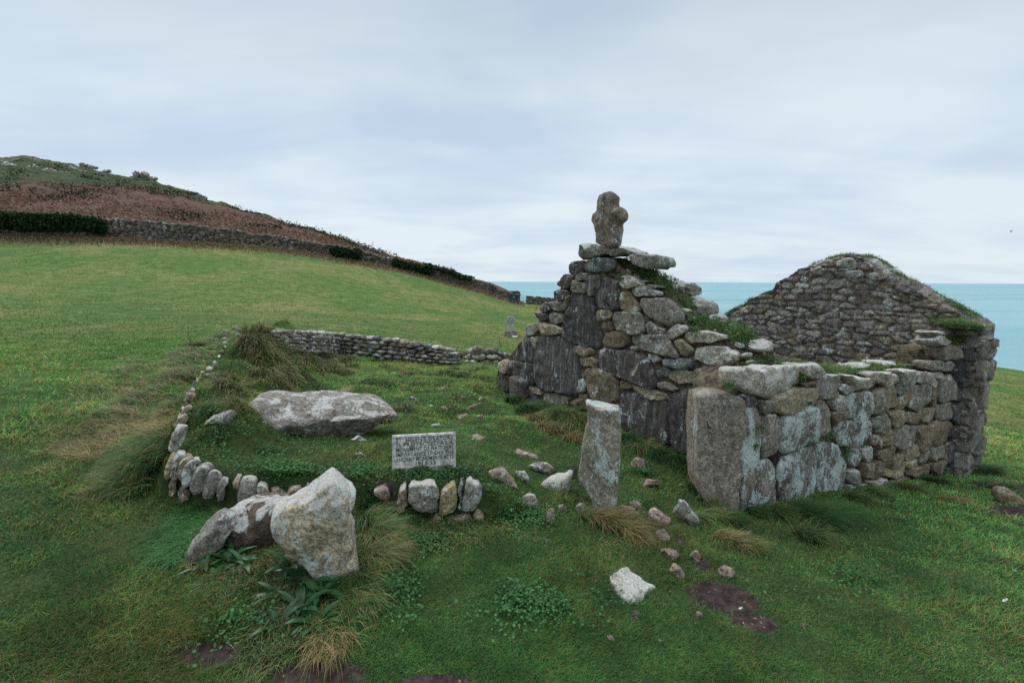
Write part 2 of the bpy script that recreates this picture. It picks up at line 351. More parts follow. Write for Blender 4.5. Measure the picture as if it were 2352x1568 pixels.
class Acc:
    def __init__(s): s.V = []; s.Q = []; s.T = []; s.C = []; s.P = []; s.n = 0
    def add(s, V, Q, T, c=(.3, .3, .3, 0), par=(0, 0, 0, 0)):
        V = A_(V); n = len(V)
        if len(Q): s.Q.append(np.asarray(Q)+s.n)
        if len(T): s.T.append(np.asarray(T)+s.n)
        c = A_(c); par = A_(par)
        s.C.append(np.broadcast_to(c, (n, 4)) if c.ndim == 1 else c); s.P.append(np.broadcast_to(par, (n, 4)) if par.ndim == 1 else par)
        s.V.append(V); s.n += n
    def build(s, name, mat, parent=None, smooth=True, origin='auto'):
        V = np.concatenate(s.V)
        me = mesh_np(name, V, np.concatenate(s.Q) if s.Q else None, np.concatenate(s.T) if s.T else None, mat, smooth, np.concatenate(s.C), {'Par': np.concatenate(s.P)})
        og = None
        if origin == 'auto' and parent is None: og = (float(V[:, 0].mean()), float(V[:, 1].mean()), float(V[:, 2].min()))
        return link(name, me, parent, og)

# stone kinds: base colour + alpha(dark run-off), par = (white lichen, yellow lichen, blue-green lichen)
KIND = {'g': ((.245, .225, .195), .3, (.40, .12, .22)), 'd': ((.092, .082, .084), .6, (.30, .0, .15)), 'b': ((.215, .17, .118), .25, (.2, .2, .12)),
        't': ((0.301, 0.256, 0.186), .1, (.28, .2, .15)), 'w': ((.36, .335, .285), .15, (.70, .05, .2)), 'n': ((0.128, 0.147, 0.160), .35, (.2, .1, .3)),
        'p': ((0.307, 0.237, 0.198), .1, (.3, .05, .1)), 'l': ((.20, .178, .16), .35, (.2, .15, .80)), 'k': ((0.038, 0.044, 0.051), .3, (.05, 0, .1)), 'y': ((0.333, 0.282, 0.166), .1, (.5, .7, .15)),
        's': ((0.269, 0.262, 0.230), .25, (.62, .15, .35)), 'x': ((0.070, 0.051, 0.044), .2, (.62, .0, .15))}
def kind(k, v=.15, a=1.0):
    c, al, pr = KIND[k]; f = 1+random.uniform(-v, v); w = random.uniform(-.02, .02)
    return (c[0]*f*(1+w), c[1]*f, c[2]*f*(1-w), al*a), (*[max(0, x+random.uniform(-.08, .08)) if x else 0 for x in pr], 0)

def kind_of(k): return kind(k) if isinstance(k, str) else ((*k[0], k[1]), k[2])
def chaikin(p, n=2, r=.22):
    p = A_(p)
    for _ in range(n):
        q = np.roll(p, -1, 0); p = np.stack([p*(1-r)+q*r, p*r+q*(1-r)], 1).reshape(-1, 2)
    return p
def resample(p, N):
    q = np.vstack([p, p[:1]]); s = np.concatenate([[0], np.cumsum(np.hypot(*np.diff(q, axis=0).T))])
    t_ = np.linspace(0, s[-1], N, endpoint=False); return np.stack([np.interp(t_, s, q[:, 0]), np.interp(t_, s, q[:, 1])], 1)
def centroid(p):
    x, y = p[:, 0], p[:, 1]; x1, y1 = np.roll(x, -1), np.roll(y, -1); c = x*y1-x1*y; A = c.sum()/2
    return np.array([((x+x1)*c).sum(), ((y+y1)*c).sum()])/(6*A), abs(A)
def ringstone(p2, front, back, fn=7., bn=4., rings=9, N=48, noise=.012, nsc=7., seed=0, offs=None, facet=6, smooth=1, centre=None, rc=.12, fcut=(.74, .95)):
    """closed stone from an outline in its own plane: rounded front and back, roughened"""
    p = resample(chaikin(p2, smooth, rc), N); c, A = centroid(p)
    if centre is not None: c = A_(centre)
    if ((p[:, 0]*np.roll(p[:, 1], -1)-np.roll(p[:, 0], -1)*p[:, 1]).sum()) < 0: p = p[::-1]
    V = []
    def layer(rho, d): q = c+(p-c)*rho; V.append(np.column_stack([q, d if np.ndim(d) else np.full(N, d)]))
    rf = np.array([1-(k/rings)**1.6 for k in range(rings)]); rf[0] = 1
    nb = max(3, rings//2)
    rb = [1-(k/nb)**1.5 for k in range(1, nb)]
    for r_ in rb[::-1]: layer(r_, -back*(1-r_**bn)**(1/bn) if r_ < 1 else 0)
    for k, r_ in enumerate(rf):
        d = front*(1-r_**fn)**(1/fn); layer(r_, d)
    V.append(np.array([[c[0], c[1], front]])); V.append(np.array([[c[0], c[1], -back]]))
    L = len(rb)+len(rf); V = np.concatenate(V)
    if offs is not None:
        w = np.clip((V[:, 2]+back)/(front+back), 0, 1); V[:, 2] += offs(V[:, 0], V[:, 1])*sm(w, .35, .75)
    size = math.sqrt(A); am = noise; rl = np.random.default_rng(seed+1000); nv = len(V)
    if facet:
        r2 = np.hypot(*(p-c).T).mean(); sc = A_([1/r2, 1/r2, 1/(front+1e-6)])
        Vn = (V-A_([c[0], c[1], 0]))*sc
        for _ in range(facet):
            th = rl.uniform(0, 2*PI); el = rl.uniform(.55, 1.35); m = A_([math.cos(th)*math.cos(el), math.sin(th)*math.cos(el), math.sin(el)]); dd = Vn@m; sup = np.max(dd); cut = sup*rl.uniform(*fcut); k_ = np.clip(dd-cut, 0, None); Vn = Vn-k_[:, None]*m*.9
        V = Vn/sc+A_([c[0], c[1], 0])
    q = (V+seed*3.17)*nsc
    V = V + np.stack([fbm(q, 4, seed+11), fbm(q, 4, seed+23), fbm(q, 4, seed+37)-.5*np.abs(fbm(q*1.7, 3, seed+51))], -1)*am*1.25
    i = np.arange(N); j = (i+1) % N; Q = []
    for k in range(L-1): Q.append(np.stack([k*N+i, k*N+j, (k+1)*N+j, (k+1)*N+i], 1))
    f = (L-1)*N; T = [np.stack([f+i, f+j, np.full(N, L*N)], 1), np.stack([j, i, np.full(N, L*N+1)], 1)]
    return V, np.concatenate(Q), np.concatenate(T)
def frame(P0, n):          # wall-plane frame seen from outside: a to the right, b up, d outwards
    n = A_(n); up = np.array([0, 0, 1.]); a = np.cross(up, n); a /= np.linalg.norm(a); return A_(P0), a, up, n
def to2(Pw, fr): o, a, b, n = fr; q = Pw-o; return np.stack([q @ a, q @ b], -1)
def to3(V, fr): o, a, b, n = fr; return o+V[:, 0:1]*a+V[:, 1:2]*b+V[:, 2:3]*n
_sid = [0]
def wall_stone(acc, pts, P0, n, kd, front=.035, back=.12, off=0., **kw):
    """one stone of a wall; outline pts in layout units, lying in the wall plane"""
    _sid[0] += 1; P1 = A_(P0)+A_(n)*off; fr = frame(P1, n); w = onplane(pts[:, 0], pts[:, 1], P1, n); p2 = to2(w, fr); p2 = p2.mean(0)+(p2-p2.mean(0))*1.035
    f = front*random.uniform(.7, 1.35); V, Q, T = ringstone(p2, f, back, seed=_sid[0], **kw)
    tx, ty = random.uniform(-.08, .08), random.uniform(-.08, .08); c = p2.mean(0); fm = np.clip(V[:, 2], 0, None)/max(f, 1e-3)
    V[:, 2] += ((V[:, 0]-c[0])*tx+(V[:, 1]-c[1])*ty)*np.clip(fm, 0, 1)
    c_, pr = kind_of(kd)
    acc.add(to3(V, fr), Q, T, c_, pr); return acc

# wall block: closed solid with given top and base profile (in wall-plane coordinates), rough faces
def wall_block(fr, a0, a1, top, base, thick, step, relief=None, topn=.03, cols=None, rough=.015, seed=1, nt=5):
    na = max(3, int((a1-a0)/step)+1); aa = np.linspace(a0, a1, na); tp = top(aa); bs = base(aa)
    nb = max(3, int((np.median(tp-bs))/step)+1); k = np.linspace(0, 1, nb)
    def grid(d0, flip):
        b = bs[:, None]+(tp-bs)[:, None]*k; a = np.repeat(aa[:, None], nb, 1); return a, b
    a, b = grid(0, 0); Vs = []; Cs = []; Ps = []
    q = np.stack([a, b, np.zeros_like(a)], -1)
    rel = relief(a, b) if relief else (np.zeros_like(a), None, None)
    dF = rel[0]+fbm(q*6, 3, seed)*rough; dB = -thick+fbm(q*6+9, 3, seed)*rough
    Vf = np.stack([a, b, dF], -1).reshape(-1, 3); Vb = np.stack([a, b, dB], -1).reshape(-1, 3)
    V = [Vf, Vb]; nF = len(Vf)
    idx = np.arange(na*nb).reshape(na, nb)
    Q = [np.stack([idx[:-1, :-1], idx[1:, :-1], idx[1:, 1:], idx[:-1, 1:]], -1).reshape(-1, 4)]
    ib = idx+nF; Q.append(np.stack([ib[:-1, :-1], ib[:-1, 1:], ib[1:, 1:], ib[1:, :-1]], -1).reshape(-1, 4))
    # top strip
    tt = np.linspace(0, 1, nt+1)[1:-1]; T3 = []
    for s_ in tt:
        d = dF[:, -1]*(1-s_)+dB[:, -1]*s_; ef = np.minimum(1, np.minimum(np.arange(na), na-1-np.arange(na))/3.); bb = tp+(bs-tp)*0+ef*(fbm(np.stack([aa*5, d*5, aa*0], -1), 3, seed+4)*topn+topn*.8*math.sin(PI*s_))
        T3.append(np.stack([aa, bb, d], -1))
    V += T3; base_i = 2*nF; rows = [idx[:, -1]]+[base_i+i*na+np.arange(na) for i in range(len(tt))]+[ib[:, -1]]
    for r0, r1 in zip(rows[:-1], rows[1:]): Q.append(np.stack([r0[:-1], r0[1:], r1[1:], r1[:-1]], 1))
    # ends
    for e in (0, -1):
        f, bk = idx[e], ib[e]; qq = np.stack([f[:-1], f[1:], bk[1:], bk[:-1]], 1); Q.append(qq if e == 0 else qq[:, ::-1])
    V = np.concatenate(V); n = len(V)
    if rel[1] is not None:
        c = rel[1].reshape(-1, 4); pr = rel[2].reshape(-1, 4); cc = np.concatenate([c, c]+[c.reshape(na, nb, 4)[:, -1]]*len(tt)); pp = np.concatenate([pr, pr]+[pr.reshape(na, nb, 4)[:, -1]]*len(tt))
    else: cc = np.tile((.1, .08, .05, 0), (n, 1)); pp = np.zeros((n, 4))
    return to3(V, fr), np.concatenate(Q), cc, pp
def rubble(sa, sb, depth, seed, pal, mortar=(.09, .075, .06), warp=.3, thr=.09, white=.3, yel=.1, dk=.3):
    def f(a, b):
        q = np.stack([a/sa, b/sb, a*0], -1); wa = fbm(q*.9, 2, seed)*warp; wb = fbm(q*.9+31, 2, seed+2)*warp
        row = np.floor(b/sb+wb); x = a/sa+wa+_h(row.astype(np.int64), row.astype(np.int64)*0, row.astype(np.int64)*0, seed)*.7
        d1, e, cid = voro(x, b/sb+wb, seed, .62)
        m = sm(e, 0, thr*2.2); hgt = m*depth*(.55+.9*((cid*7.3) % 1)); pc = A_(pal); ix = (cid*len(pal)*.999).astype(int)
        c = pc[ix]*(.8+.4*((cid*13.7) % 1))[..., None]*m[..., None]+A_(mortar)*(1-m)[..., None]
        wl = white*np.clip(((cid*5.1) % 1)*1.6, 0, 1)*m
        return hgt-depth*.6, np.concatenate([c, np.full(c.shape[:-1]+(1,), dk)], -1), np.stack([wl, yel*((cid*3.3) % 1)*2, wl*.5, wl*0], -1)
    return f

# ------------------------------------------------------------------ ground mesh (polar, finer near the viewer)
def mud_mask(x, y):
    m = np.zeros_like(x)
    for (u, v, rx, ry) in MUD: 
        c = _mudc[(u, v)]; m = np.maximum(m, 1-sm(np.hypot((x-c[0])/rx, (y-c[1])/ry), .35, 1.1))
    return m
MUD = [(1660, 1370, .30, .19), (1610, 1300, .10, .12), (1730, 1430, .20, .10), (2335, 1120, .75, .5), (2360, 1180, .5, .4), (700, 1548, .42, .10), (520, 1505, .34, .10), (620, 1470, .22, .06), (1010, 1566, .25, .06), (1560, 1240, .08, .10), (880, 1120, .12, .06), (1010, 1060, .06, .04)]
_mudc = {}
for (u, v, a_, b_) in MUD: _mudc[(u, v)] = ground_hit(np.array([u]), np.array([v]))[0]
PATHL = [ground_hit(np.array([u]), np.array([v]))[0] for u, v in ((-200, 690), (0, 697), (220, 709), (450, 725), (640, 737), (840, 745), (1000, 741), (1130, 734), (1230, 728))]
def masks(x, y):
    r = np.hypot(x, y); d, s, p_ = pdist(x, y, PATHL)
    path = (1-sm(d, .25, .9))*.8; mud = mud_mask(x, y)
    dw, sw, pw = pdist(x, y, [w[:2] for w in WPL]); dry = 1-sm(dw, 1.0, 3.2)
    far = sm(r, 5.5, 13)
    return mud, dry, path, far
def build_ground():
    nr, na = 620, 720
    r = np.concatenate([[.0], np.geomspace(.35, 95, nr-1)]); th = np.concatenate([np.linspace(-62, 62, na-60), np.linspace(62, 298, 61)[1:-1]]); na = len(th); th = np.radians(th)
    X = r[:, None]*np.sin(th); Y = r[:, None]*np.cos(th); Z = H(X, Y)
    dw, sw, pw = pdist(X, Y, [w[:2] for w in WPL]); beyond = (sw < 0) & (X < WPL[-1][0]); Z = np.where(beyond, Z-sm(dw, .6, 2.5)*3.5, Z)
    idx = np.arange(nr*na).reshape(nr, na); nx = np.roll(idx, -1, 1)
    Q = np.stack([idx[:-1], idx[1:], nx[1:], nx[:-1]], -1).reshape(-1, 4)[:, ::-1]
    V = np.stack([X, Y, Z], -1).reshape(-1, 3); m = masks(V[:, 0], V[:, 1]); M = np.stack(m, -1)
    me = mesh_np('ground', V, Q, None, ground_mat(), True, None, {'Mask': M})
    tag(link('ground', me), kind='structure')
build_ground()

# ------------------------------------------------------------------ sea
def sea_mat():
    m, t, b, g = base_mat('sea_water'); pos = g.outputs['Position']
    n = t.noise(t.vmul(pos, (.002, .006, 0)), 1., 5, .6); w = t.noise(t.vmul(pos, (.05, .14, 0)), 1., 6, .7)
    c = t.mix(t.ramp(n, .3, .7), (.20, .37, .40), (.29, .44, .46)); far_ = t.noise(t.vmul(pos, (.0006, .0022, 0)), 1., 3, .5); c = t.mix(t.math('MULTIPLY', t.ramp(far_, .45, .62), .5), c, (.14, .30, .35))
    crest = t.noise(t.vmul(pos, (.02, .055, 0)), 1., 4, .75); c = t.mix(t.math('MULTIPLY', t.ramp(w, .62, .72), .25), c, (.5, .7, .75)); c = t.mix(t.ramp(crest, .735, .75), c, (.75, .8, .8))
    t.l.new(c, b.inputs['Base Color']); b.inputs['Roughness'].default_value = .45; b.inputs['Specular IOR Level'].default_value = .25; b.inputs['IOR'].default_value = 1.2
    bump(t, b, w, .6, 2.5); return m
rr = np.concatenate([[20.], np.geomspace(40, 60000, 60)]); th = np.radians(np.arange(0, 360, 4)); X = rr[:, None]*np.sin(th); Y = rr[:, None]*np.cos(th)
idx = np.arange(X.size).reshape(X.shape); nx = np.roll(idx, -1, 1)
me = mesh_np('sea', np.stack([X, Y, X*0-48], -1).reshape(-1, 3), np.stack([idx[:-1], nx[:-1], nx[1:], idx[1:]], -1).reshape(-1, 4), None, sea_mat(), False)
tag(link('sea', me), kind='structure')

# ------------------------------------------------------------------ hill
RIDGE = P('-500,325 -200,345 -80,355 0,361 20,362 55,357 110,367 169,378 210,388 250,399 294,406 325,404 356,417 400,431 425,435 481,461 519,467 556,484 612,493 661,515 714,523 770,543 817,562 864,579 895,589 973,607 1042,622 1057,632 1130,650 1180,672')
def ridge(u): return np.interp(u, [r[0] for r in RIDGE], [r[1] for r in RIDGE])
def hill_pt(u, s):
    wu = [w[0] for w in WALLP]; vb = np.interp(u, wu, [w[1] for w in WALLP]); Yw = np.interp(u, wu, [w[2] for w in WALLP])+.7
    b = atY(u, vb, Yw); zb = b[..., 2]+.9; Yr = np.interp(u, [-500, 200, 700, 1000, 1180], [160, 150, 112, 82, 71]); top = atY(u, ridge(u), Yr)
    ss = np.clip(s, 0, 1); k = s
    x = b[..., 0]+(top[..., 0]-b[..., 0])*s; y = b[..., 1]+(top[..., 1]-b[..., 1])*s
    z = zb+(top[..., 2]-zb)*ss**1.0-np.clip(s-1, 0, None)**1.4*28
    return x, y, z, Yr
uu = np.linspace(-500, 1180, 520); ss_ = np.concatenate([[-.03], np.linspace(0, 1, 150), np.linspace(1.03, 1.9, 20)])
U, Sg = np.meshgrid(uu, ss_, indexing='ij'); X, Y, Z, Yr = hill_pt(U, Sg)
amp = sm(Sg, .02, .2)*np.clip((1180-U)/500, .1, 1); q = np.stack([X, Y, Z], -1)
Z = Z + fbm(q*.12, 3, 21)*.7*amp*(1-sm(Sg, .8, 1)) + fbm(q*.5, 4, 22)*.35*amp
Z[:, 0] -= 3
SMX = lambda u: np.interp(u, [-500, 0, 150, 300, 500, 900], [.25, .28, .38, .58, .78, .82])
brk = 1-sm(Sg+fbm(q*.05, 3, 4)*.08, SMX(U)-.06, SMX(U)+.08)
rock = sm(Sg, .72, .97)*(1-sm(U, 500, 600))*(1-sm(Sg, 1.02, 1.2))*.55; rock = np.maximum(rock, .0)
rock = np.maximum(rock, np.exp(-((Sg-.87-.04*np.sin(U*.02))/.035)**2)*(1-sm(U, 190, 300))*.78)
idx = np.arange(U.size).reshape(U.shape); Q = np.stack([idx[:-1, :-1], idx[1:, :-1], idx[1:, 1:], idx[:-1, 1:]], -1).reshape(-1, 4)
me = mesh_np('hill', np.stack([X, Y, Z], -1).reshape(-1, 3), Q, None, hill_mat(), True, None, {'Mask': np.stack([brk, rock, rock*0, rock*0], -1).reshape(-1, 4)})
tag(link('hill', me), kind='structure')

# ------------------------------------------------------------------ leaves / blades builders
def blades(base, az, h, w, bend, col, tipcol=None, seg=2, tilt=0.15):
    n = len(base); base = A_(base); az = A_(az); h = np.broadcast_to(h, n); w = np.broadcast_to(w, n); bend = np.broadcast_to(bend, n)
    dx = np.stack([np.cos(az), np.sin(az), az*0], -1); pv = az+rng.uniform(-.9, .9, n)+PI/2; sx = np.stack([np.cos(pv), np.sin(pv), az*0], -1)
    V = np.empty((n, 2*seg+1, 3)); C = np.empty((n, 2*seg+1, 4)); col = np.broadcast_to(A_(col), (n, 3)); tc_ = col*1.25 if tipcol is None else np.broadcast_to(A_(tipcol), (n, 3))
    for k in range(seg+1):
        s_ = k/seg; th = bend*s_; out_ = np.sin(th)*s_ + tilt*s_; up = np.cos(th*.9)*s_
        c = base+dx*(out_*h)[:, None]; c[:, 2] += up*h; ww = (w*.5*(1-s_**1.6))[:, None]
        cc = np.concatenate([col*(.75+.25*s_)*(1-s_)+tc_*s_, np.zeros((n, 1))], 1)
        if k < seg: V[:, 2*k] = c-sx*ww; V[:, 2*k+1] = c+sx*ww; C[:, 2*k] = cc; C[:, 2*k+1] = cc
        else: V[:, 2*k] = c; C[:, 2*k] = cc
    o = np.arange(n)[:, None]*(2*seg+1)
    Q = np.concatenate([o+np.array([[2*k, 2*k+1, 2*k+3, 2*k+2]]) for k in range(seg-1)]) if seg > 1 else np.zeros((0, 4), int)
    T = o+np.array([[2*seg-2, 2*seg-1, 2*seg]])
    return V.reshape(-1, 3), Q, T, C.reshape(-1, 4)
def leaves(cen, size, col, flat=.5, asp=.6):
    n = len(cen); cen = A_(cen); a = rng.uniform(0, 2*PI, n); size = np.broadcast_to(size, n)
    nz = rng.normal(0, flat, (n, 3)); nz[:, 2] += 1; nz /= np.linalg.norm(nz, axis=1)[:, None]
    t1 = np.cross(nz, np.stack([np.cos(a), np.sin(a), a*0], -1)); t1 /= np.linalg.norm(t1, axis=1)[:, None]+1e-9; t2 = np.cross(nz, t1)
    s_ = size[:, None]; V = np.stack([cen-t1*s_*.5, cen+t2*s_*asp*.5-t1*s_*.05, cen+t1*s_*.5, cen-t2*s_*asp*.5-t1*s_*.05], 1)
    V[:, 1, 2] += size*.06; V[:, 3, 2] += size*.06
    C = np.repeat(np.concatenate([np.broadcast_to(A_(col), (n, 3)), np.zeros((n, 1))], 1)[:, None], 4, 1)
    return V.reshape(-1, 3), np.arange(n*4).reshape(n, 4), np.zeros((0, 3), int), C.reshape(-1, 4)
class Fol:
    def __init__(s): s.a = Acc()
    def put(s, r): s.a.add(r[0], r[1], r[2], r[3], np.zeros((len(r[0]), 4))); return s
    def build(s, name, parent=None): return s.a.build(name, M_GRASS, parent, False)
def pick(pal, n, v=.25):
    pal = A_(pal); c = pal[rng.integers(0, len(pal), n)]; return c*rng.uniform(1-v, 1+v, (n, 1))
GREENS = [(.046, .155, .042), (.068, .19, .05), (.036, .12, .036), (.105, .205, .05), (.048, .155, .058)]
DRY = [(.30, .21, .10), (.36, .27, .15), (.22, .15, .08), (.27, .17, .085)]
OLIVE = [(.16, .18, .05), (.20, .19, .07), (.12, .155, .045)]


# ------------------------------------------------------------------ chapel
chapel_o = (float(SA[0]+1.5), float(SA[1]+2.5), -.6)
chapel = empty('ruined_chapel', chapel_o, 'roofless ruined stone chapel with two turf-topped gables on the right', 'ruin')
def prof(pts, P0, n, off=0):
    """top profile in wall-plane coordinates from points in layout units"""
    p = A_(pts); P1 = A_(P0)+A_(n)*off; fr = frame(P1, n); q = to2(onplane(p[:, 0], p[:, 1], P1, n), fr); o = np.argsort(q[:, 0], kind='stable'); q = q[o]
    return fr, q, (lambda a: np.interp(a, q[:, 0], q[:, 1]))
def fbase(fr, drop=.25):
    o, ax, b, n = fr
    return lambda a: H(o[0]+ax[0]*a, o[1]+ax[1]*a, False)-o[2]-drop
def add_block(name, fr, a0, a1, top, thick, step, relief=None, parent=None, mat=None, **kw):
    V, Q, c, p_ = wall_block(fr, a0, a1, top, fbase(fr), thick, step, relief, **kw)
    A = Acc(); A.add(V, Q, [], c, p_); return A.build(name, mat or M_STONE, parent)

# front gable core (mortar and earth) -----------------------------------------
top1 = zm(1, P('25,1180 45,1050 110,1010 150,950 215,885 240,835 290,790 300,735 360,700 385,640 420,590 470,545 500,500 560,470 650,462 720,465 770,520 860,590 960,640 1030,680 1090,750 1120,820 1220,865 1340,900 1390,960 1410,1040 1470,1095 1560,1130'))
GP = GA+NG*(-.035)
frg, qg, tg = prof(top1, GP, NG)
gb = add_block('gable_wall', frg, qg[0, 0], qg[-1, 0]+.05, tg, .52, .045, None, chapel, M_CORE, topn=.05, rough=.03)
SP = SA+NOUT*(-.04)
top2 = zm(2, P('285,905 300,830 500,800 740,800 840,830 940,830 1060,835 1200,800 1340,800 1440,800 1532,800 1560,790'))
frs, qs, ts = prof(top2, SP, NOUT)
sb = add_block('side_wall', frs, qs[0, 0], qs[-1, 0], ts, .50, .05, None, chapel, M_CORE, topn=.05, rough=.03)
# rear side wall, mostly hidden
BW = SA+GD*3.95
frb = frame(BW, NOUT); L0 = 0
def tb(a): return np.interp(a, [0, 1, 2.5, 3.8, 5.2], [.12, .42, .62, .78, .95])+fbm(np.stack([a*3, a*0, a*0], -1), 3, 3)*.05
add_block('side_wall', frb, .1, 5.3, tb, .5, .06, rubble(.3, .16, .05, 5, [(.16, .15, .14), (.11, .10, .1)]), chapel)
# far gable ------------------------------------------------------------------
top3 = zm(2, P('100,500 165,470 240,425 290,408 340,350 400,312 470,292 490,250 560,215 620,170 680,158 740,140 830,112 870,100 940,98 1000,108 1060,138 1110,180 1160,220 1240,258 1300,290 1400,352 1500,398 1600,452 1700,505'))
frf, qf, tf = prof(top3, FG, -SD)
pal_f = [(.20, .18, .18), (.24, .21, .195), (.15, .135, .14), (.28, .26, .24), (.20, .17, .12), (.30, .285, .26)]
rf_ = rubble(.25, .105, .032, 12, pal_f, (.11, .095, .085), warp=.24, thr=.11, white=.62, yel=.42, dk=.22)
fgab = add_block('gable_wall', frf, qf[0, 0], min(qf[-1, 0], .2), tf, .55, .02, rf_, chapel, topn=.05, rough=.018)
# outer end of the far gable, standing proud of the side wall
EB = FG+NOUT*.22+SD*.02
def t_end(a): return np.interp(a, [0, .2, .56], [1.00, 1.04, .99])
fre = frame(EB, NOUT)
def rel_e(a, b):
    r = rubble(.34, .3, .05, 31, [(.20, .19, .18), (.15, .14, .135), (.24, .22, .2)], white=.6, yel=.35, dk=.3)(a, b); return r
endb = add_block('wall_end', fre, -.02, .53, t_end, .42, .02, rel_e, chapel, topn=.04, rough=.02)

# traced stones of the front gable ---------------------------------------------
G = '''s*505,415 530,375 570,357 640,362 740,385 805,405 808,430 770,432 700,425 620,432 575,445 540,452 515,440
s*805,430 900,420 940,430 946,465 930,500 885,507 830,490 805,465
n548,480 600,435 650,440 720,455 715,500 680,520 620,530 550,522
d460,490 480,465 530,452 542,500 520,540 480,550 462,530
s495,548 520,530 552,530 555,570 510,572
d385,590 420,545 450,528 475,548 478,590 460,615 430,618 400,608
g462,610 480,575 550,578 560,630 545,645 470,640
d560,545 620,538 640,550 640,600 612,660 575,660 562,640
D645,548 700,560 745,580 748,620 738,680 742,740 690,742 620,730 605,690 608,620
w755,550 800,548 840,565 875,600 870,610 800,612 755,590
s810,622 870,608 940,618 985,635 985,655 900,665 835,660 812,640
b742,690 760,630 800,625 830,670 865,720 870,745 800,750 745,730
d368,640 400,620 455,630 455,670 430,690 370,690
g345,700 380,690 420,695 435,715 430,750 360,745
d292,715 320,700 345,705 350,740 320,752 295,748
d272,760 310,750 330,765 330,800 290,805 272,790
g340,770 375,755 425,770 430,810 390,820 345,810
D460,650 520,645 590,670 600,740 590,780 640,860 640,900 630,965 570,950 500,940 440,910 432,830 440,740
b620,740 700,740 710,770 690,800 625,805 615,780
g715,760 780,745 870,755 895,830 890,875 800,885 730,865 712,800
b645,815 700,800 712,850 680,865 645,850
G875,680 960,670 1030,680 1100,760 1100,810 1030,835 950,810 900,770 872,720
g900,820 930,810 960,840 965,880 910,880
b655,870 720,862 800,880 805,930 760,960 670,955 655,920
t265,815 330,815 420,840 425,880 330,885 290,860
g200,880 220,830 265,820 285,860 240,890
g820,890 900,880 1000,885 1030,920 1085,1005 1060,1012 960,985 860,975 820,930
w1015,870 1060,830 1120,828 1135,860 1100,890 1040,910
g965,840 1000,850 1010,880 970,880
g815,945 860,955 855,980 815,970
D130,1010 160,940 215,895 230,900 245,950 262,1000 255,1045 190,1035 135,1030
d110,1060 130,1035 190,1040 260,1060 265,1150 250,1170 170,1140 112,1110
g235,900 270,885 280,920 265,970 240,935
D290,885 380,890 440,925 490,940 510,1000 518,1120 500,1220 480,1240 400,1220 290,1200 270,1150 262,1040 270,960
b500,950 560,950 600,975 600,1005 540,1005 505,990
b515,1015 590,1010 625,1030 615,1070 530,1065
b540,1080 620,1075 700,1110 740,1145 740,1270 680,1270 590,1255 560,1180
D625,975 660,960 790,975 900,1000 930,1060 960,1140 950,1185 850,1160 740,1125 650,1110 625,1050
s505,1140 535,1130 550,1180 548,1215 510,1215
b510,1220 555,1220 558,1255 520,1258
g905,990 960,1000 990,1030 950,1050 915,1020
t1060,910 1120,910 1170,960 1160,1000 1110,1015 1080,970
n985,1020 1050,1015 1160,1030 1165,1080 1100,1085 1000,1060
n955,1080 1000,1070 1035,1085 1030,1125 980,1130 957,1110
t1040,1090 1120,1085 1200,1110 1225,1155 1150,1170 1070,1160 1030,1130
w1175,970 1250,950 1350,950 1420,990 1410,1030 1360,1060 1260,1050 1175,1020
w1120,890 1150,862 1250,865 1340,880 1355,905 1270,935 1180,930 1122,915
b1190,1080 1260,1060 1330,1070 1370,1100 1330,1145 1260,1140 1200,1110
w1330,1095 1380,1080 1405,1100 1380,1125 1340,1130
g1235,1185 1290,1170 1355,1180 1350,1205 1250,1210
b1220,1140 1300,1150 1380,1150 1400,1175 1300,1170 1230,1165
b745,1150 800,1150 820,1190 770,1200 745,1185
t820,1175 900,1185 1000,1220 1025,1250 1000,1270 900,1240 825,1205
g970,1150 1040,1160 1080,1195 1050,1215 975,1190
D755,1215 850,1215 960,1250 1020,1285 1035,1360 1040,1500 990,1530 900,1480 770,1430 745,1290
D1030,1230 1080,1215 1160,1185 1200,1185 1205,1300 1200,1560 1150,1568 1060,1540 1040,1400 1028,1290
g310,1230 360,1220 440,1235 450,1290 390,1305 320,1265
b465,1260 560,1250 600,1275 600,1320 520,1310 470,1290
b605,1265 660,1270 735,1280 740,1330 660,1335 610,1320
d150,1160 220,1190 260,1230 280,1270 240,1280 170,1230
t220,1180 290,1200 310,1220 290,1235 240,1215
t45,1045 75,1022 100,1025 112,1060 105,1105 70,1112 45,1085
d30,1170 50,1120 110,1115 115,1170 100,1215 30,1215
b440,760 455,690 470,660 445,660 436,700
g416,900 440,840 445,915 425,910
b560,1090 540,1100 525,1120 545,1130
g880,610 960,615 985,605 900,590'''
acc = Acc()
def bigarea(q): x, y = q[:, 0], q[:, 1]; return abs((x*np.roll(y, -1)-np.roll(x, -1)*y).sum())/2
def lay(lines, crop, P0, n, accm, slabname, thr, **kw):
    for ln in lines.strip().split('\n'):
        cap = ln[1] == '*'; kd = ln[0].lower(); pts = zm(crop, P(ln[2 if cap else 1:]))
        kk = dict(kw)
        ar = bigarea(pts)
        if cap: kk.update(front=.08, back=.46 if crop == 1 else .20, bn=4., fn=4., noise=.02)
        if ln[0].isupper(): kk.update(fn=9., front=.045, N=64, rings=10, noise=.014)
        if ar > thr:
            a_ = Acc(); wall_stone(a_, pts, P0, n, kd, **{**dict(N=64, rings=11), **kk}); o = a_.build(slabname[1] if cap else slabname[0], M_STONE, accm[1])
        else: a_ = Acc(); wall_stone(a_, pts, P0, n, kd, **kk); a_.build('stone', M_STONE, accm[1])
lay(G, 1, GA, NG, (acc, gb), ('stone_slab', 'capstone'), 1700, front=.05, back=.12, noise=.016)
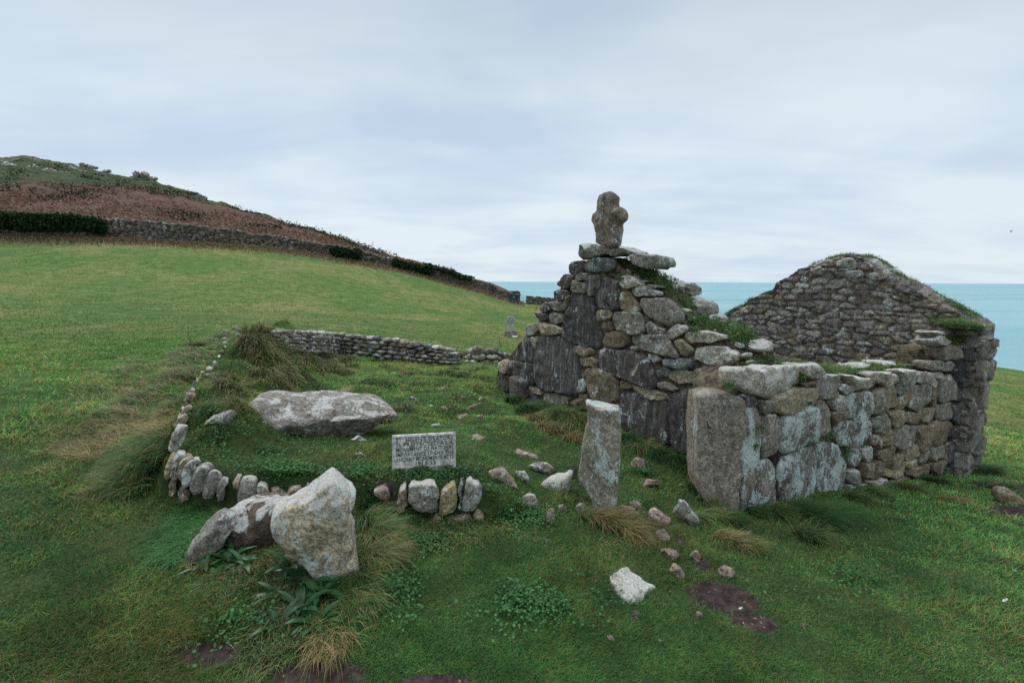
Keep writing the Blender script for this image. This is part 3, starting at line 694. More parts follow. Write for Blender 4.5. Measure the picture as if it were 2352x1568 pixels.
# stones on the back edge of the sloping wall top
for ln in """w1015,600 1060,583 1110,590 1130,630 1110,655 1050,650 1020,630
s1125,605 1165,600 1185,620 1180,660 1140,665 1125,640
p1045,690 1100,685 1160,705 1180,740 1170,780 1110,770 1060,740
g1130,680 1170,660 1260,690 1285,720 1270,785 1230,790 1180,760
w1210,800 1250,795 1280,815 1300,860 1260,865 1210,830
s1255,790 1320,780 1350,810 1350,850 1300,850
s1350,830 1400,830 1420,870 1360,870
w1345,875 1400,872 1430,900 1390,915
s885,515 930,510 938,530 900,535
w1460,915 1530,925 1600,960 1600,990 1520,975""".split('\n'):
    a_ = Acc(); wall_stone(a_, zm(1, P(ln[1:])), GA, NG, ln[0], front=.13, back=.16, off=-.36, noise=.03, fn=2.6, bn=3); a_.build('stone', M_STONE, gb)

# traced stones of the side wall -----------------------------------------------
Sd = '''w*235,775 290,755 430,750 600,748 615,790 610,850 560,880 430,920 360,905 240,860
w*600,740 740,735 748,780 720,810 640,815 615,790
s745,795 820,795 845,830 840,880 780,930 725,930 715,850
s845,850 900,852 938,870 930,900 870,908 845,890
w*905,795 980,805 1060,830 1065,860 980,870 930,885 915,840
w*1025,790 1070,775 1160,785 1195,800 1190,845 1120,860 1060,840
w*1190,765 1270,765 1290,790 1290,840 1250,858 1200,845
g1295,790 1340,790 1345,830 1300,845
w*1340,770 1400,785 1420,820 1400,870 1360,855 1345,820
s1400,775 1460,780 1475,800 1440,820 1410,810
g*1380,715 1500,718 1515,740 1490,770 1385,765
g1435,810 1530,790 1532,860 1525,920 1450,960 1420,935 1425,860
L905,900 1030,890 1030,960 990,1060 930,1080 900,1060
g1040,900 1090,870 1120,920 1110,990 1060,1030 1015,1025 1030,960
b1090,870 1160,855 1190,880 1185,960 1150,990 1120,980
g1190,850 1230,840 1240,880 1215,915 1195,900
b1240,870 1270,860 1270,920 1230,990 1180,1005 1175,980 1210,920
g1270,860 1350,845 1380,880 1380,960 1310,998 1260,985 1262,900
b1385,890 1430,870 1425,960 1390,975
g1420,970 1500,945 1515,990 1490,1050 1430,1060
b1240,1010 1320,1010 1330,1060 1270,1075 1240,1060
t1320,995 1400,980 1415,1000 1410,1055 1350,1075 1330,1050
b1135,1000 1230,1000 1240,1060 1220,1090 1150,1095
g1045,1050 1090,1015 1130,1010 1140,1060 1130,1130 1050,1140 1030,1100
s790,930 850,910 890,925 885,985 820,1000 795,970
b805,1010 870,995 893,1010 890,1050 820,1065 802,1040
t770,920 840,890 842,915 790,945
L840,1065 940,1065 1000,1045 1020,1080 1020,1130 960,1200 870,1210 830,1160
t450,920 550,880 720,860 720,940 690,975 560,1030 480,1015 445,980
g380,940 440,935 445,1010 410,1030 385,1010
g410,1030 480,1020 510,1060 500,1200 480,1260 400,1290 395,1150
L520,1040 620,1000 700,975 720,1010 715,1190 620,1240 520,1250 505,1180
g715,960 760,945 790,980 790,1100 760,1150 720,1160
L365,1300 440,1290 455,1340 455,1568 350,1568 355,1400
L500,1290 580,1250 700,1200 720,1300 715,1500 600,1560 520,1568 490,1400
L715,1190 800,1190 860,1220 900,1320 880,1460 780,1500 720,1480
l920,1220 970,1220 980,1300 940,1340 915,1310
s985,1220 1045,1205 1050,1280 1000,1295 980,1260
t1030,1150 1068,1145 1060,1200 1035,1200
b1080,1150 1095,1145 1085,1225 1068,1230
b1085,1110 1150,1105 1170,1150 1150,1200 1100,1210 1090,1180
g1175,1100 1290,1085 1300,1120 1300,1200 1210,1228 1170,1200
b1310,1090 1350,1085 1370,1120 1360,1220 1320,1262 1310,1200
b1370,1085 1500,1050 1505,1120 1480,1180 1400,1215 1370,1200
b1080,1240 1150,1205 1180,1220 1170,1260 1100,1290 1070,1275
t1225,1225 1310,1200 1310,1260 1260,1300 1220,1290
b1130,1290 1220,1240 1225,1290 1200,1330 1120,1340
g1320,1270 1380,1230 1390,1260 1350,1300 1320,1310
g1390,1220 1470,1200 1475,1270 1380,1300
y1230,1300 1310,1280 1310,1320 1240,1335
b980,1310 1040,1300 1050,1340 1020,1400 980,1400
b1050,1310 1110,1290 1105,1370 1040,1410 1050,1350
y1115,1345 1180,1330 1170,1380 1115,1385
y1190,1330 1230,1310 1230,1370 1180,1390 1150,1400
b1240,1345 1320,1330 1360,1310 1380,1350 1290,1400 1240,1370
b1380,1310 1460,1290 1460,1330 1420,1380 1390,1350
s900,1350 970,1345 975,1420 930,1430 890,1400
y1020,1420 1130,1390 1130,1440 1030,1480
b1140,1410 1240,1385 1280,1400 1270,1440 1150,1460
s880,1440 960,1435 1010,1430 1015,1500 900,1500
b1460,1200 1478,1200 1470,1330 1455,1340
l285,985 365,975 410,1045 385,1150 368,1250 350,1400 348,1620 262,1620 270,1200
d290,905 355,900 370,940 360,970 290,980
b620,840 700,830 705,855 640,860'''
acc = Acc()
lay(Sd, 2, SA, NOUT, (acc, sb), ('stone_slab', 'capstone'), 1000, front=.05, back=.12, noise=.015)
for ln in """w1180,730 1310,728 1338,745 1335,780 1290,785 1200,760
w1040,715 1140,712 1180,722 1150,742 1050,735
w840,755 950,735 1040,720 1050,740 930,760
s1530,840 1600,835 1640,855 1560,858""".split('\n'):
    a_ = Acc(); wall_stone(a_, zm(2, P(ln[1:])), SA, NOUT, ln[0], front=.12, back=.16, off=-.34, noise=.02, fn=2.6, bn=3); a_.build('stone', M_STONE, sb)
a_ = Acc(); wall_stone(a_, zm(2, P('452,1275 478,1262 506,1268 500,1400 498,1545 456,1560 452,1400')), SA, NOUT, ((.012, .011, .010), 0, (0, 0, 0, 0)), front=.012, back=.05, off=-.005, noise=.01); a_.build('joint_shade_fill', M_STONE, sb)  # near-black filler piece; the shade of the gap is put into its colour
# dark jamb stones beside the far end
J = FG+NOUT*.02; acc = Acc()
for ln in """k1530,730 1570,722 1675,770 1670,820 1630,858 1560,858 1528,830
d1530,855 1640,862 1645,945 1520,945
d1520,952 1645,955 1630,1060 1605,1092 1510,1078
d1505,1085 1600,1095 1622,1120 1600,1175 1495,1160
d1495,1175 1620,1182 1612,1290 1580,1330 1480,1330
w1605,600 1650,580 1675,600 1680,680 1610,685
g1450,630 1490,620 1550,630 1555,670 1540,705 1450,700
s1395,580 1430,560 1495,590 1500,605 1440,620 1400,610
g1405,540 1460,532 1480,550 1430,560""".split('\n'):
    a_ = Acc(); wall_stone(a_, zm(2, P(ln[1:])), J, NOUT, ln[0], front=.07, back=.22, noise=.02, fn=5); a_.build('jamb_stone', M_STONE, endb)
# backing behind the jamb stones
frj, qj, tj = prof(zm(2, P('1395,640 1450,630 1600,600 1660,600')), FG-NOUT*.1, NOUT)
add_block('wall_end', frj, qj[0, 0], qj[-1, 0], tj, .35, .06, None, chapel, M_CORE)
# cap stones along the far gable
acc = Acc()
for ln in """g730,140 800,112 830,128 825,155 745,158
s840,130 900,108 960,110 970,140 930,160 845,160
g965,128 1040,130 1062,155 1030,178 965,165
g875,82 935,78 945,95 880,102
g1020,200 1140,195 1152,225 1080,245 1025,225
g685,160 745,152 785,185 760,212 695,205
s880,180 1000,178 1010,215 940,240 890,225
b1080,255 1180,243 1190,268 1120,290 1080,280
d1225,300 1290,292 1300,312 1230,320
d1290,325 1345,325 1345,338 1300,338
t1360,382 1430,380 1440,405 1390,400
s245,465 290,460 295,490 255,490
g270,400 310,395 330,430 280,440
s1565,475 1625,472 1630,492 1580,495""".split('\n'):
    a_ = Acc(); wall_stone(a_, zm(2, P(ln[1:])), FG, -SD, ln[0], front=.07, back=.3, noise=.02, fn=3); a_.build('capstone', M_STONE, fgab)

# corner post --------------------------------------------------------------------
def relief_thing(name, pts, base_px, kd, front, back, offs=None, nrm=None, P0=None, N=90, rings=16, noise=.02, nsc=5., fn=4., bn=4., parent=None, mat=None, smooth=1, off=0., centre=None, facet=5, rc=.12, fcut=(.80, .97)):
    _sid[0] += 1
    if P0 is None: P0 = ground_hit(np.array([base_px[0]]), np.array([base_px[1]]))[0]
    if nrm is None: d = P0[:2]/np.linalg.norm(P0[:2]); nrm = np.array([-d[0], -d[1], 0])
    P1 = A_(P0)+A_(nrm)*off; fr = frame(P1, nrm); p2 = to2(onplane(pts[:, 0], pts[:, 1], P1, nrm), fr)
    f = (lambda a, b: offs(a, b, fr)) if offs else None
    V, Q, T = ringstone(p2, front, back, fn=fn, bn=bn, N=N, rings=rings, noise=noise, nsc=nsc, seed=_sid[0], offs=f, smooth=smooth, centre=centre, facet=facet, rc=rc, fcut=fcut)
    c, pr = kind_of(kd)
    A_1 = Acc(); A_1.add(to3(V, fr), Q, T, c, pr); o = A_1.build(name, mat or M_STONE, parent); return o, P1, fr
PN = NG*.55+NOUT*.83; PN = PN/np.linalg.norm(PN)
post_pts = zm(4, P('1283,128 1330,112 1370,105 1480,110 1548,140 1545,300 1535,500 1510,800 1490,900 1400,880 1330,800 1268,640 1270,500 1276,300'))
relief_thing('corner_post', post_pts, None, ((.27, .235, .20), .3, (.35, .2, .2, 0)), .05, .32, P0=SA+NG*.10-SD*.02, nrm=PN, parent=chapel, fn=12, bn=12, noise=.012, N=100, facet=0)
_r = zm(4, [(1336, 283), (1342, 318), (1356, 322), (1356, 312)]); hk = onplane(_r[:, 0], _r[:, 1], SA+NG*.10-SD*.02+PN*.075, PN); a_ = Acc()
def _tube(p0, p1, r, n=8):
    d = p1-p0; d = d/np.linalg.norm(d); a = np.cross(d, PN); a /= np.linalg.norm(a); b = np.cross(d, a); an = np.linspace(0, 2*PI, n, endpoint=False); c = np.cos(an)[:, None]*a*r+np.sin(an)[:, None]*b*r; i = np.arange(n)
    return np.concatenate([p0+c, p1+c]), np.stack([i, (i+1) % n, (i+1) % n+n, i+n], 1), []
for i_ in range(3): a_.add(*_tube(hk[i_], hk[i_+1], .006), c=(.09, .03, .02, 0))
a_.build('iron_hook', M_STONE, bpy.data.objects['corner_post'])
top_pts = zm(4, P('1283,130 1330,112 1370,104 1480,108 1545,142 1500,165 1400,160 1310,155'))

for x_, y_, w_, kd_ in ((800, 520, 40, 's'), (850, 548, 46, 'g'), (905, 572, 44, 'w'), (960, 612, 52, 's'), (1075, 700, 40, 'g'), (1120, 742, 46, 'w'), (1160, 800, 40, 's'), (1300, 868, 44, 'w'), (1420, 945, 50, 's'), (1470, 1000, 50, 'w'), (1500, 1048, 40, 's')):
    a_ = Acc(); wall_stone(a_, zm(1, [(x_+w_*.5*math.cos(q_)*random.uniform(.8, 1.15), y_+w_*.32*math.sin(q_)*random.uniform(.8, 1.15)) for q_ in np.linspace(0, 2*PI, 8, endpoint=False)]), GA, NG, kd_, front=.05, back=.09, off=-.12, noise=.02, fn=3, bn=3); a_.build('stone', M_STONE, gb)
# turf on the wall tops ------------------------------------------------------------
turf_f = []
def turf_strip(name, pts, crop, P0, n, thick, parent, hh=.05, dens=5200, off=0, cover=.62, grassy=.2, lift=.0):
    pl = zm(crop, P(pts)); w = onplane(pl[:, 0], pl[:, 1], A_(P0)+A_(n)*off, n)
    seg = np.linalg.norm(np.diff(w, axis=0), axis=1); s = np.concatenate([[0], np.cumsum(seg)]); L = s[-1]; nn = max(6, int(L/.03)); mm = max(6, int(thick/.03))
    ss = np.linspace(0, L, nn); line = np.stack([np.interp(ss, s, w[:, i]) for i in range(3)], 1); kk = np.linspace(0, 1, mm)
    G3 = line[:, None]-A_(n)*(kk*thick)[None, :, None]; hgt = hh*np.sin(PI*kk)**.5*np.minimum(1, np.minimum(ss, L-ss)/.12)[:, None]
    G3[..., 2] += hgt*(.7+.6*fbm(G3*6, 3, 77))+lift-.02; idx = np.arange(nn*mm).reshape(nn, mm)
    me_acc = Acc(); col = np.concatenate([pick([(.05, .075, .025), (.08, .07, .03), (.045, .085, .025)], nn*mm), np.zeros((nn*mm, 1))], 1)
    me_acc.add(G3.reshape(-1, 3), np.stack([idx[:-1, :-1], idx[1:, :-1], idx[1:, 1:], idx[:-1, 1:]], -1).reshape(-1, 4), [], col)
    k = int(L*thick*dens); si = rng.uniform(0, L, k); ki = rng.uniform(0, 1, k); base = np.stack([np.interp(si, s, w[:, i]) for i in range(3)], 1)-A_(n)*(ki*thick)[:, None]
    base[:, 2] += hh*np.sin(PI*ki)**.5*np.minimum(1, np.minimum(si, L-si)/.12)*.8+lift
    keep = fbm(base*4, 2, 5) < cover*1.2-.3; base = base[keep]; k = len(base)
    b1 = base+rng.normal(0, .014, (k, 3)); b1[:, 2] += .012
    r_ = leaves(b1, rng.uniform(.014, .034, k), pick([(.06, .16, .04), (.09, .19, .05), (.05, .13, .035), (.15, .15, .05)], k), .6); me_acc.add(r_[0], r_[1], r_[2], r_[3])
    kb = int(k*grassy); bb = base[rng.integers(0, k, kb)]
    r_ = blades(bb, rng.uniform(0, 2*PI, kb), rng.uniform(.05, .12, kb), .005, rng.uniform(.3, 1.4, kb), pick(GREENS+OLIVE+DRY[:1], kb)); me_acc.add(r_[0], r_[1], r_[2], r_[3])
    return me_acc.build(name, M_GRASS, parent, False)
turf_strip('turf_cap', '700,515 735,462 800,500 880,545 960,590 1030,660 1060,690 1130,760 1180,810', 1, GA, NG, .36, gb, off=-.06, hh=.04)
turf_strip('turf_cap', '1120,800 1180,830 1300,860 1380,900 1400,980 1420,1030 1500,1060', 1, GA, NG, .45, gb, off=-.05, hh=.06)
turf_strip('turf_cap', '640,770 760,790 850,800 930,800 1060,800 1180,770', 2, SA, NOUT, .4, sb, off=-.1, hh=.05, grassy=.8)
turf_strip('turf_cap', '1180,765 1300,760 1420,770 1520,770', 2, SA, NOUT, .3, sb, off=-.2, hh=.04, cover=.4)
turf_strip('turf_cap', '660,158 740,125 830,100 900,92 1000,105 1060,135 1110,172 1160,212 1240,250 1320,296 1400,346 1500,392 1600,446 1680,490', 2, FG, -SD, .5, fgab, off=-.06, hh=.05, dens=5200, lift=-.02)
turf_strip('turf_cap', '1610,505 1660,505 1700,515 1722,522', 2, EB, NOUT, .42, endb, off=.0, hh=.05, grassy=1.2, lift=-.02)
turf_strip('turf_cap', '1530,620 1560,600 1600,590 1640,600', 2, J, NOUT, .25, endb, off=.03, hh=.03)
turf_strip('turf_cap', '160,460 240,415 290,400 330,350', 2, FG, -SD, .5, fgab, off=-.04, hh=.07, grassy=.8)
# small plants in the joints
for crop, P0, n, u, v, s_ in ((2, SA, NOUT, 790, 1155, .08), (2, SA, NOUT, 905, 1255, .12), (2, SA, NOUT, 400, 1100, .06), (2, SA, NOUT, 645, 810, .05), (2, SA, NOUT, 680, 962, .04), (2, SA, NOUT, 1000, 1200, .06), (1, GA, NG, 755, 560, .08), (1, GA, NG, 455, 1250, .05), (1, GA, NG, 1180, 860, .1), (2, SA, NOUT, 215, 860, .08), (2, SA, NOUT, 370, 1215, .05)):
    q = zm(crop, [(u, v)]); c = onplane(q[:, 0], q[:, 1], P0+n*.05, n)[0]; k = int(900*s_); pts = c+rng.normal(0, s_*.33, (k, 3))
    fol = Fol(); fol.put(leaves(pts, rng.uniform(.014, .03, k), pick([(.06, .16, .03), (.1, .17, .03), (.04, .11, .025)], k), .9)); fol.build('wall_plant', sb if crop == 2 else gb)

# ------------------------------------------------------------------ cross on the gable
cr = zm(1, P('612,360 608,320 600,250 584,225 590,190 615,170 618,110 632,80 660,65 690,58 715,68 735,95 737,148 770,158 788,185 788,215 760,245 752,300 742,345 738,382 680,384'))
cfr_P0 = GA+NG*(-.22)
def cross_offs(a, b, fr):
    # the far arm pushes forward as a rounded boss
    c = to2(onplane(*zm(1, [(745, 190)]).T, cfr_P0, CN), fr)[0]; d = np.hypot(a-c[0], b-c[1]); c2 = to2(onplane(*zm(1, [(670, 120)]).T, cfr_P0, CN), fr)[0]
    return .095*np.exp(-(d/.062)**2)+.025*np.exp(-(((a-c2[0])/.06)**2+((b-c2[1])/.1)**2))
CN = A_([-.75, -.66, 0]); CN = CN/np.linalg.norm(CN)
cross, _, _ = relief_thing('stone_cross', cr, None, ((.24, .185, .155), .5, (.2, .2, .3, 0)), .065, .09, cross_offs, nrm=CN, P0=cfr_P0, N=120, rings=16, noise=.010, nsc=9, fn=2.8, bn=2.8, facet=0)
tag(cross, 'weathered round-headed stone cross standing on the peak of the front gable', 'stone cross')

# ------------------------------------------------------------------ standing pillar
pil = zm(4, P('620,182 640,172 662,190 745,197 838,216 835,350 825,600 818,720 808,850 740,860 670,800 655,740 620,690 585,660 580,600 600,500 612,380 628,300 632,230'))
pp0 = ground_hit(np.array([1385.]), np.array([1174.]))[0]
def pil_offs(a, b, fr):
    c = to2(onplane(*zm(4, [(728, 400)]).T, fr[0], fr[3]), fr)[0][0]; c2 = to2(onplane(*zm(4, [(700, 800)]).T, fr[0], fr[3]), fr)[0][0]
    return -np.abs(a-c)*np.where(a < c, .75, .35)+.03
o, _, _ = relief_thing('standing_stone', pil, None, ((.29, .265, .22), .3, (.62, .25, .5, 0)), .06, .24, pil_offs, P0=pp0, N=110, rings=16, noise=.015, fn=9, bn=8, facet=0)
tag(o, 'upright granite pillar stone standing alone in front of the chapel', 'standing stone')

# ------------------------------------------------------------------ big foreground boulders
def boulder(name, label, crop, s, base, kd, front, back, offs=None, cat='boulder', **kw):
    o, P1, fr = relief_thing(name, zm(crop, P(s)), base, kd, front, back, offs, **kw); tag(o, label, cat, 'boulders at the front of the bank' if cat == 'boulder' else None); return o
def ridge_offs(crop, pl, upk, dnk, h=0.):
    q = zm(crop, P(pl))
    def f(a, b, fr):
        r = to2(onplane(q[:, 0], q[:, 1], fr[0], fr[3]), fr); rb = np.interp(a, r[:, 0], r[:, 1])
        return h-np.where(b > rb, (b-rb)*upk, (rb-b)*dnk)
    return f
def tri_offs(a, b, fr):
    q = zm(8, P('1960,300 2030,450 2035,560 2060,860')); r = to2(onplane(q[:, 0], q[:, 1], fr[0], fr[3]), fr); ra = np.interp(-b, -r[:, 1], r[:, 0])
    q2 = zm(8, P('1700,640 2100,680')); r2 = to2(onplane(q2[:, 0], q2[:, 1], fr[0], fr[3]), fr); rb = r2[0, 1]
    return .05-np.where(a > ra, (a-ra)*1.1, (ra-a)*.22)-np.where(b > rb, (b-rb)*.12, (rb-b)*.2)
boulder('boulder', 'big pale triangular boulder with yellow lichen near its foot', 8, '1600,520 1700,455 1800,400 1870,320 1945,280 2000,300 2105,385 2095,420 2060,440 2045,530 2085,640 2100,760 2118,800 2105,880 2000,900 1900,870 1800,800 1740,740 1680,730 1640,650 1610,590',
        (800, 1312), ((.42, .36, .26), .12, (.72, .18, .35, 0)), .15, .25, tri_offs, N=150, rings=26, noise=.018, nsc=6, fn=9., facet=12, fcut=(.86, .98), rc=.10)
boulder('boulder', 'brown layered boulder with a white lichen crust, leaning on the triangular one', 8, '1310,590 1400,500 1500,450 1600,430 1730,435 1760,520 1740,640 1700,720 1560,760 1440,740 1340,720 1320,640',
        (590, 1262), ((.095, .066, .055), .2, (.62, 0, .05, 0)), .12, .25, ridge_offs(8, '1300,600 1420,600 1500,560 1620,520 1760,500', 1.4, .25, .03), N=120, rings=20, noise=.02, nsc=6, off=-.1, facet=10, fcut=(.86, .98), fn=8, rc=.1)
boulder('boulder', 'long narrow grey boulder sloping down to the left of the brown one', 8, '1060,790 1160,690 1230,600 1290,520 1330,485 1395,495 1392,530 1340,590 1315,620 1290,690 1240,750 1200,790 1100,800',
        (490, 1275), ((.23, .215, .19), .35, (.25, .15, .25, 0)), .09, .14, None, N=100, rings=16, noise=.015, nsc=7, off=-.02, facet=8, fcut=(.84, .97), fn=6, rc=.12)
boulder('boulder', 'long pale recumbent stone slab lying on the grass bank above the sign', 3, '480,575 505,545 560,525 640,512 700,516 760,526 900,520 1100,516 1240,520 1320,535 1370,568 1385,582 1310,580 1290,605 1250,650 1180,700 1000,712 880,705 700,690 590,668 520,632 490,592',
        (720, 996), ((.24, .215, .19), .5, (.44, .10, .30, 0)), .16, .72, ridge_offs(3, '470,560 560,590 700,630 800,598 1000,588 1260,578 1390,570', 2.3, .6, .06), cat='stone slab', N=160, rings=28, noise=.017, nsc=7, fn=12, off=-.05, facet=8, fcut=(.9, .99), rc=.1)

# ------------------------------------------------------------------ kerb wall
KB = empty('kerb_wall', tuple(KERB[2]), 'low kerb of upright rounded stones edging the raised grass bank', 'retaining wall')
def plan_face(u, vb):   # nearest point of the kerb line to the stone's foot
    g = ground_hit(np.array([float(u)]), np.array([float(vb)]))[0]; return g
kl3 = '''t30,950 50,860 80,820 102,825 72,900 50,975
s65,945 70,870 110,818 148,820 112,900 100,975 75,985
t105,960 120,880 160,838 200,840 172,880 155,965 130,1005
s135,975 150,890 190,865 240,860 205,900 185,985 150,1010
s180,1010 200,920 230,888 302,885 312,900 272,960 255,1035 210,1070 182,1050
s262,1050 280,940 320,923 360,940 352,1000 325,1062 280,1070
s340,1070 348,1000 380,962 408,970 380,1095 350,1100
t435,985 450,958 478,962 472,1002 450,1025
s466,1090 470,1010 490,970 540,960 567,970 564,1045 542,1125 495,1145 468,1120
w568,1090 580,1010 610,998 642,1010 636,1085 602,1125 570,1120
t650,1090 658,1030 690,1018 727,1040 722,1100 680,1110
t740,1085 770,1030 820,1013 842,1040 838,1100 760,1100
s853,1070 875,1010 902,1020 882,1075
b50,1050 60,955 90,965 97,1015 75,1075
b110,1080 130,1022 177,1032 177,1085 120,1100
s60,800 70,715 108,655 152,662 158,700 122,775 95,825
t95,665 118,608 160,582 172,600 152,655 110,680
p128,585 152,542 192,538 165,585'''
kl7 = '''p735,1390 740,1230 780,1090 820,1050 870,1040 885,1110 870,1230 820,1400 770,1410
s945,1010 1060,1020 1220,995 1290,1020 1330,1130 1340,1260 1330,1400 1250,1430 1150,1410 1000,1340 925,1210 935,1110
y1370,1250 1390,1130 1420,1100 1500,1050 1590,1000 1605,1100 1615,1240 1600,1400 1500,1430 1400,1445 1365,1400
n1650,1150 1680,970 1700,980 1700,1150 1680,1370 1650,1390
s1740,1120 1750,1000 1790,945 1830,950 1870,985 1940,980 1975,1020 1965,1150 1910,1290 1850,1390 1780,1400 1710,1350 1700,1290
b1290,1500 1330,1460 1400,1470 1415,1600 1300,1600
b1460,1500 1500,1460 1700,1430 1790,1440 1770,1540 1600,1600 1470,1590
t1865,1510 1900,1400 1950,1410 2015,1500 2015,1600 1870,1600
p420,1100 460,1070 560,1045 610,1080 640,1170 600,1240 520,1190 440,1140'''
for i_, (x_, y_) in enumerate(((112, 655), (140, 605), (150, 560), (172, 525), (178, 480), (205, 455), (212, 420), (235, 385), (262, 352), (300, 325), (335, 290), (362, 250), (380, 215), (392, 190))):
    w_ = random.uniform(20, 34)*(1.15-.04*i_); h_ = w_*random.uniform(.6, .95); kl3 += '\n'+random.choice('sgstw')+' '.join('%g,%g' % (x_-12+w_*.55*math.cos(a)*random.uniform(.8, 1.1), y_+h_*.6*math.sin(a)*random.uniform(.8, 1.1)) for a in np.linspace(0, 2*PI, 8, endpoint=False))
for crop, txt in ((3, kl3), (7, kl7)):
    for ln in txt.strip().split('\n'):
        pts = zm(crop, P(ln[1:])); u = pts[:, 0].mean(); wpx = np.ptp(pts[:, 0]); vb = pts[:, 1].max()
        # foot of the stone stands on the kerb line: nearest depth along the traced line
        ks = np.array([[k[0]/k[1], k[1]] for k in KERB]); Yk = np.interp((u-1176)/FP/.94, ks[:, 0], ks[:, 1]) if u > 400 else 3.24+(400-u)*.004
        if vb < 1050: Yk = ground_hit(np.array([u+6.]), np.array([vb-2.]))[0][1]
        pts = pts.mean(0)+(pts-pts.mean(0))*[1.12, 1.06]; P0 = atY(u, vb, Yk); wid = wpx*Yk/FP
        _sid[0] += 1; d = P0[:2]/np.linalg.norm(P0[:2]); nrm = np.array([-d[0], -d[1], 0]); fr = frame(P0+nrm*.0, nrm)
        V, Q, T = ringstone(to2(onplane(pts[:, 0], pts[:, 1], fr[0], nrm), fr), max(.04, wid*.35), .14, fn=3.2, bn=3, N=52, rings=10, noise=.012, nsc=12, seed=_sid[0])
        c, pr = kind(ln[0]); a_ = Acc(); a_.add(to3(V, fr), Q, T, c, pr); a_.build('kerbstone', M_STONE, KB)

# ------------------------------------------------------------------ loose stones
def loose(label, crop, s, kd, thick=.5, flat=False, h=.03, group='loose stones in the grass', name='loose_stone', vb=None):
    pts = zm(crop, P(s)); _sid[0] += 1
    if flat:
        w = ground_hit(pts[:, 0], pts[:, 1]); c = w.mean(0); gx = H(c[0:1]+.1, c[1:2], False)-H(c[0:1]-.1, c[1:2], False); gy = H(c[0:1], c[1:2]+.1, False)-H(c[0:1], c[1:2]-.1, False)
        n = np.array([-gx[0]/.2, -gy[0]/.2, 1.]); n /= np.linalg.norm(n); ax = np.array([1, 0, n[0]*-1.]); ax -= n*(ax@n); ax /= np.linalg.norm(ax); by = np.cross(n, ax)
        fr = (c, ax, by, n); p2 = np.stack([(w-c)@ax, (w-c)@by], -1); V, Q, T = ringstone(p2, h, .06, fn=4, N=56, rings=10, noise=.010, nsc=12, seed=_sid[0])
    else:
        u = pts[:, 0].mean(); vb = vb or pts[:, 1].max(); g = ground_hit(np.array([u]), np.array([vb]))[0]; wid = np.ptp(pts[:, 0])*g[1]/FP
        d = g[:2]/np.linalg.norm(g[:2]); nrm = np.array([-d[0], -d[1], 0]); g = g-nrm*wid*thick*.5; 
        fr = frame(g, nrm); p = pts.copy(); lo = p[:, 1] > np.percentile(p[:, 1], 60); p[lo, 1] += .12*np.ptp(p[:, 1])
        V, Q, T = ringstone(to2(onplane(p[:, 0], p[:, 1], g, nrm), fr), wid*thick*.6, wid*thick*.6, fn=2.3, bn=2.3, N=48, rings=9, noise=min(.015, .09*wid), nsc=min(30, 2.2/wid), seed=_sid[0])
    c, pr = kind(kd); a_ = Acc(); a_.add(to3(V, fr), Q, T, c, pr); o = a_.build(name, M_STONE); tag(o, label, 'stone', group); return o
L = loose
L('pale pointed stone at the right end of the kerb', 4, '40,570 130,553 160,575 225,650 222,663 130,655 90,620', 't')
L('small rounded pale stone just right of the pointed one beyond the kerb', 4, '205,580 230,567 260,575 290,610 285,645 260,625 215,600', 'w')
L('low grey flat-topped stone behind the white and black one', 4, '270,550 330,535 400,532 440,560 440,590 370,575 310,562', 'g')
L('thin pinkish stone lying in the grass of the path, farthest of the white stones', 4, '198,468 220,463 330,485 352,500 350,508 300,498', 'p', flat=True)
L('lumpy stone with white and black lichen left of the upright pillar', 4, '362,650 400,620 470,600 540,570 550,600 540,660 510,702 460,697 400,675 365,684', ('w'))
L('small dark pointed stone touching the foot of the upright pillar on its left', 4, '535,580 545,535 570,540 572,600 545,625', 'd')
L('blocky white stone in the grass below the pointed pale stone', 4, '245,740 265,710 325,710 338,740 330,792 290,775 255,768', 'w')
L('upright tan stone nearest below the small mossy stone left of the pillar', 4, '390,880 395,810 410,790 438,800 440,840 422,888', 't')
L('small round tan stone beside green moss left of the pillar', 4, '455,790 470,765 500,770 512,800 485,822', 't')
L('small round grey stone just left of the pillar foot', 4, '560,790 575,765 605,765 620,800 600,828 570,815', 'g')
L('flat narrow pinkish stone right of the pillar foot', 4, '815,782 850,776 900,793 935,828 942,858 905,825 860,797', 'p')
L('rounded pink stone above the largest pink stone', 4, '880,770 900,748 935,755 962,790 950,818 910,797', 'p')
L('small oval pale stone between the pillar foot and the largest pink stone', 4, '845,822 870,813 900,828 910,858 880,852', 't')
L('largest pink block right of the upright pillar', 4, '985,882 990,790 1030,783 1060,810 1125,862 1120,890 1060,888', 'p')
L('pointed grey mottled stone leaning near the chapel corner post', 4, '1140,802 1165,750 1200,755 1270,830 1300,880 1290,895 1230,865 1160,835', 's')
L('small grey stone below the largest pink block', 4, '945,922 970,903 1000,925 1000,962 960,947', 'g')
L('round pink stone second below the largest pink block', 4, '1020,942 1040,920 1080,925 1117,962 1115,992 1060,987 1030,972', 'p')
L('long pink stone bedded across the worn path', 4, '1050,1042 1080,1030 1140,1040 1180,1077 1170,1097 1110,1092', 'p')
L('upright mottled pink stone right of the long bedded one', 4, '1235,1062 1265,1035 1295,1070 1290,1112 1250,1102', 'p')
L('rounded pink stone with a white patch above the mud patch', 4, '1110,1152 1130,1120 1170,1125 1205,1170 1200,1192 1160,1207 1115,1177', 'p')
L('dark pink rounded stone at the right edge of the bare mud', 4, '1400,1152 1430,1130 1490,1140 1500,1172 1460,1207 1420,1182', 'p')
L('large flat pale stone bedded in the foreground turf', 4, '745,1205 820,1170 850,1160 900,1190 1000,1250 1035,1262 990,1310 930,1355 880,1355 800,1300 765,1250', 'w', flat=True, h=.045)
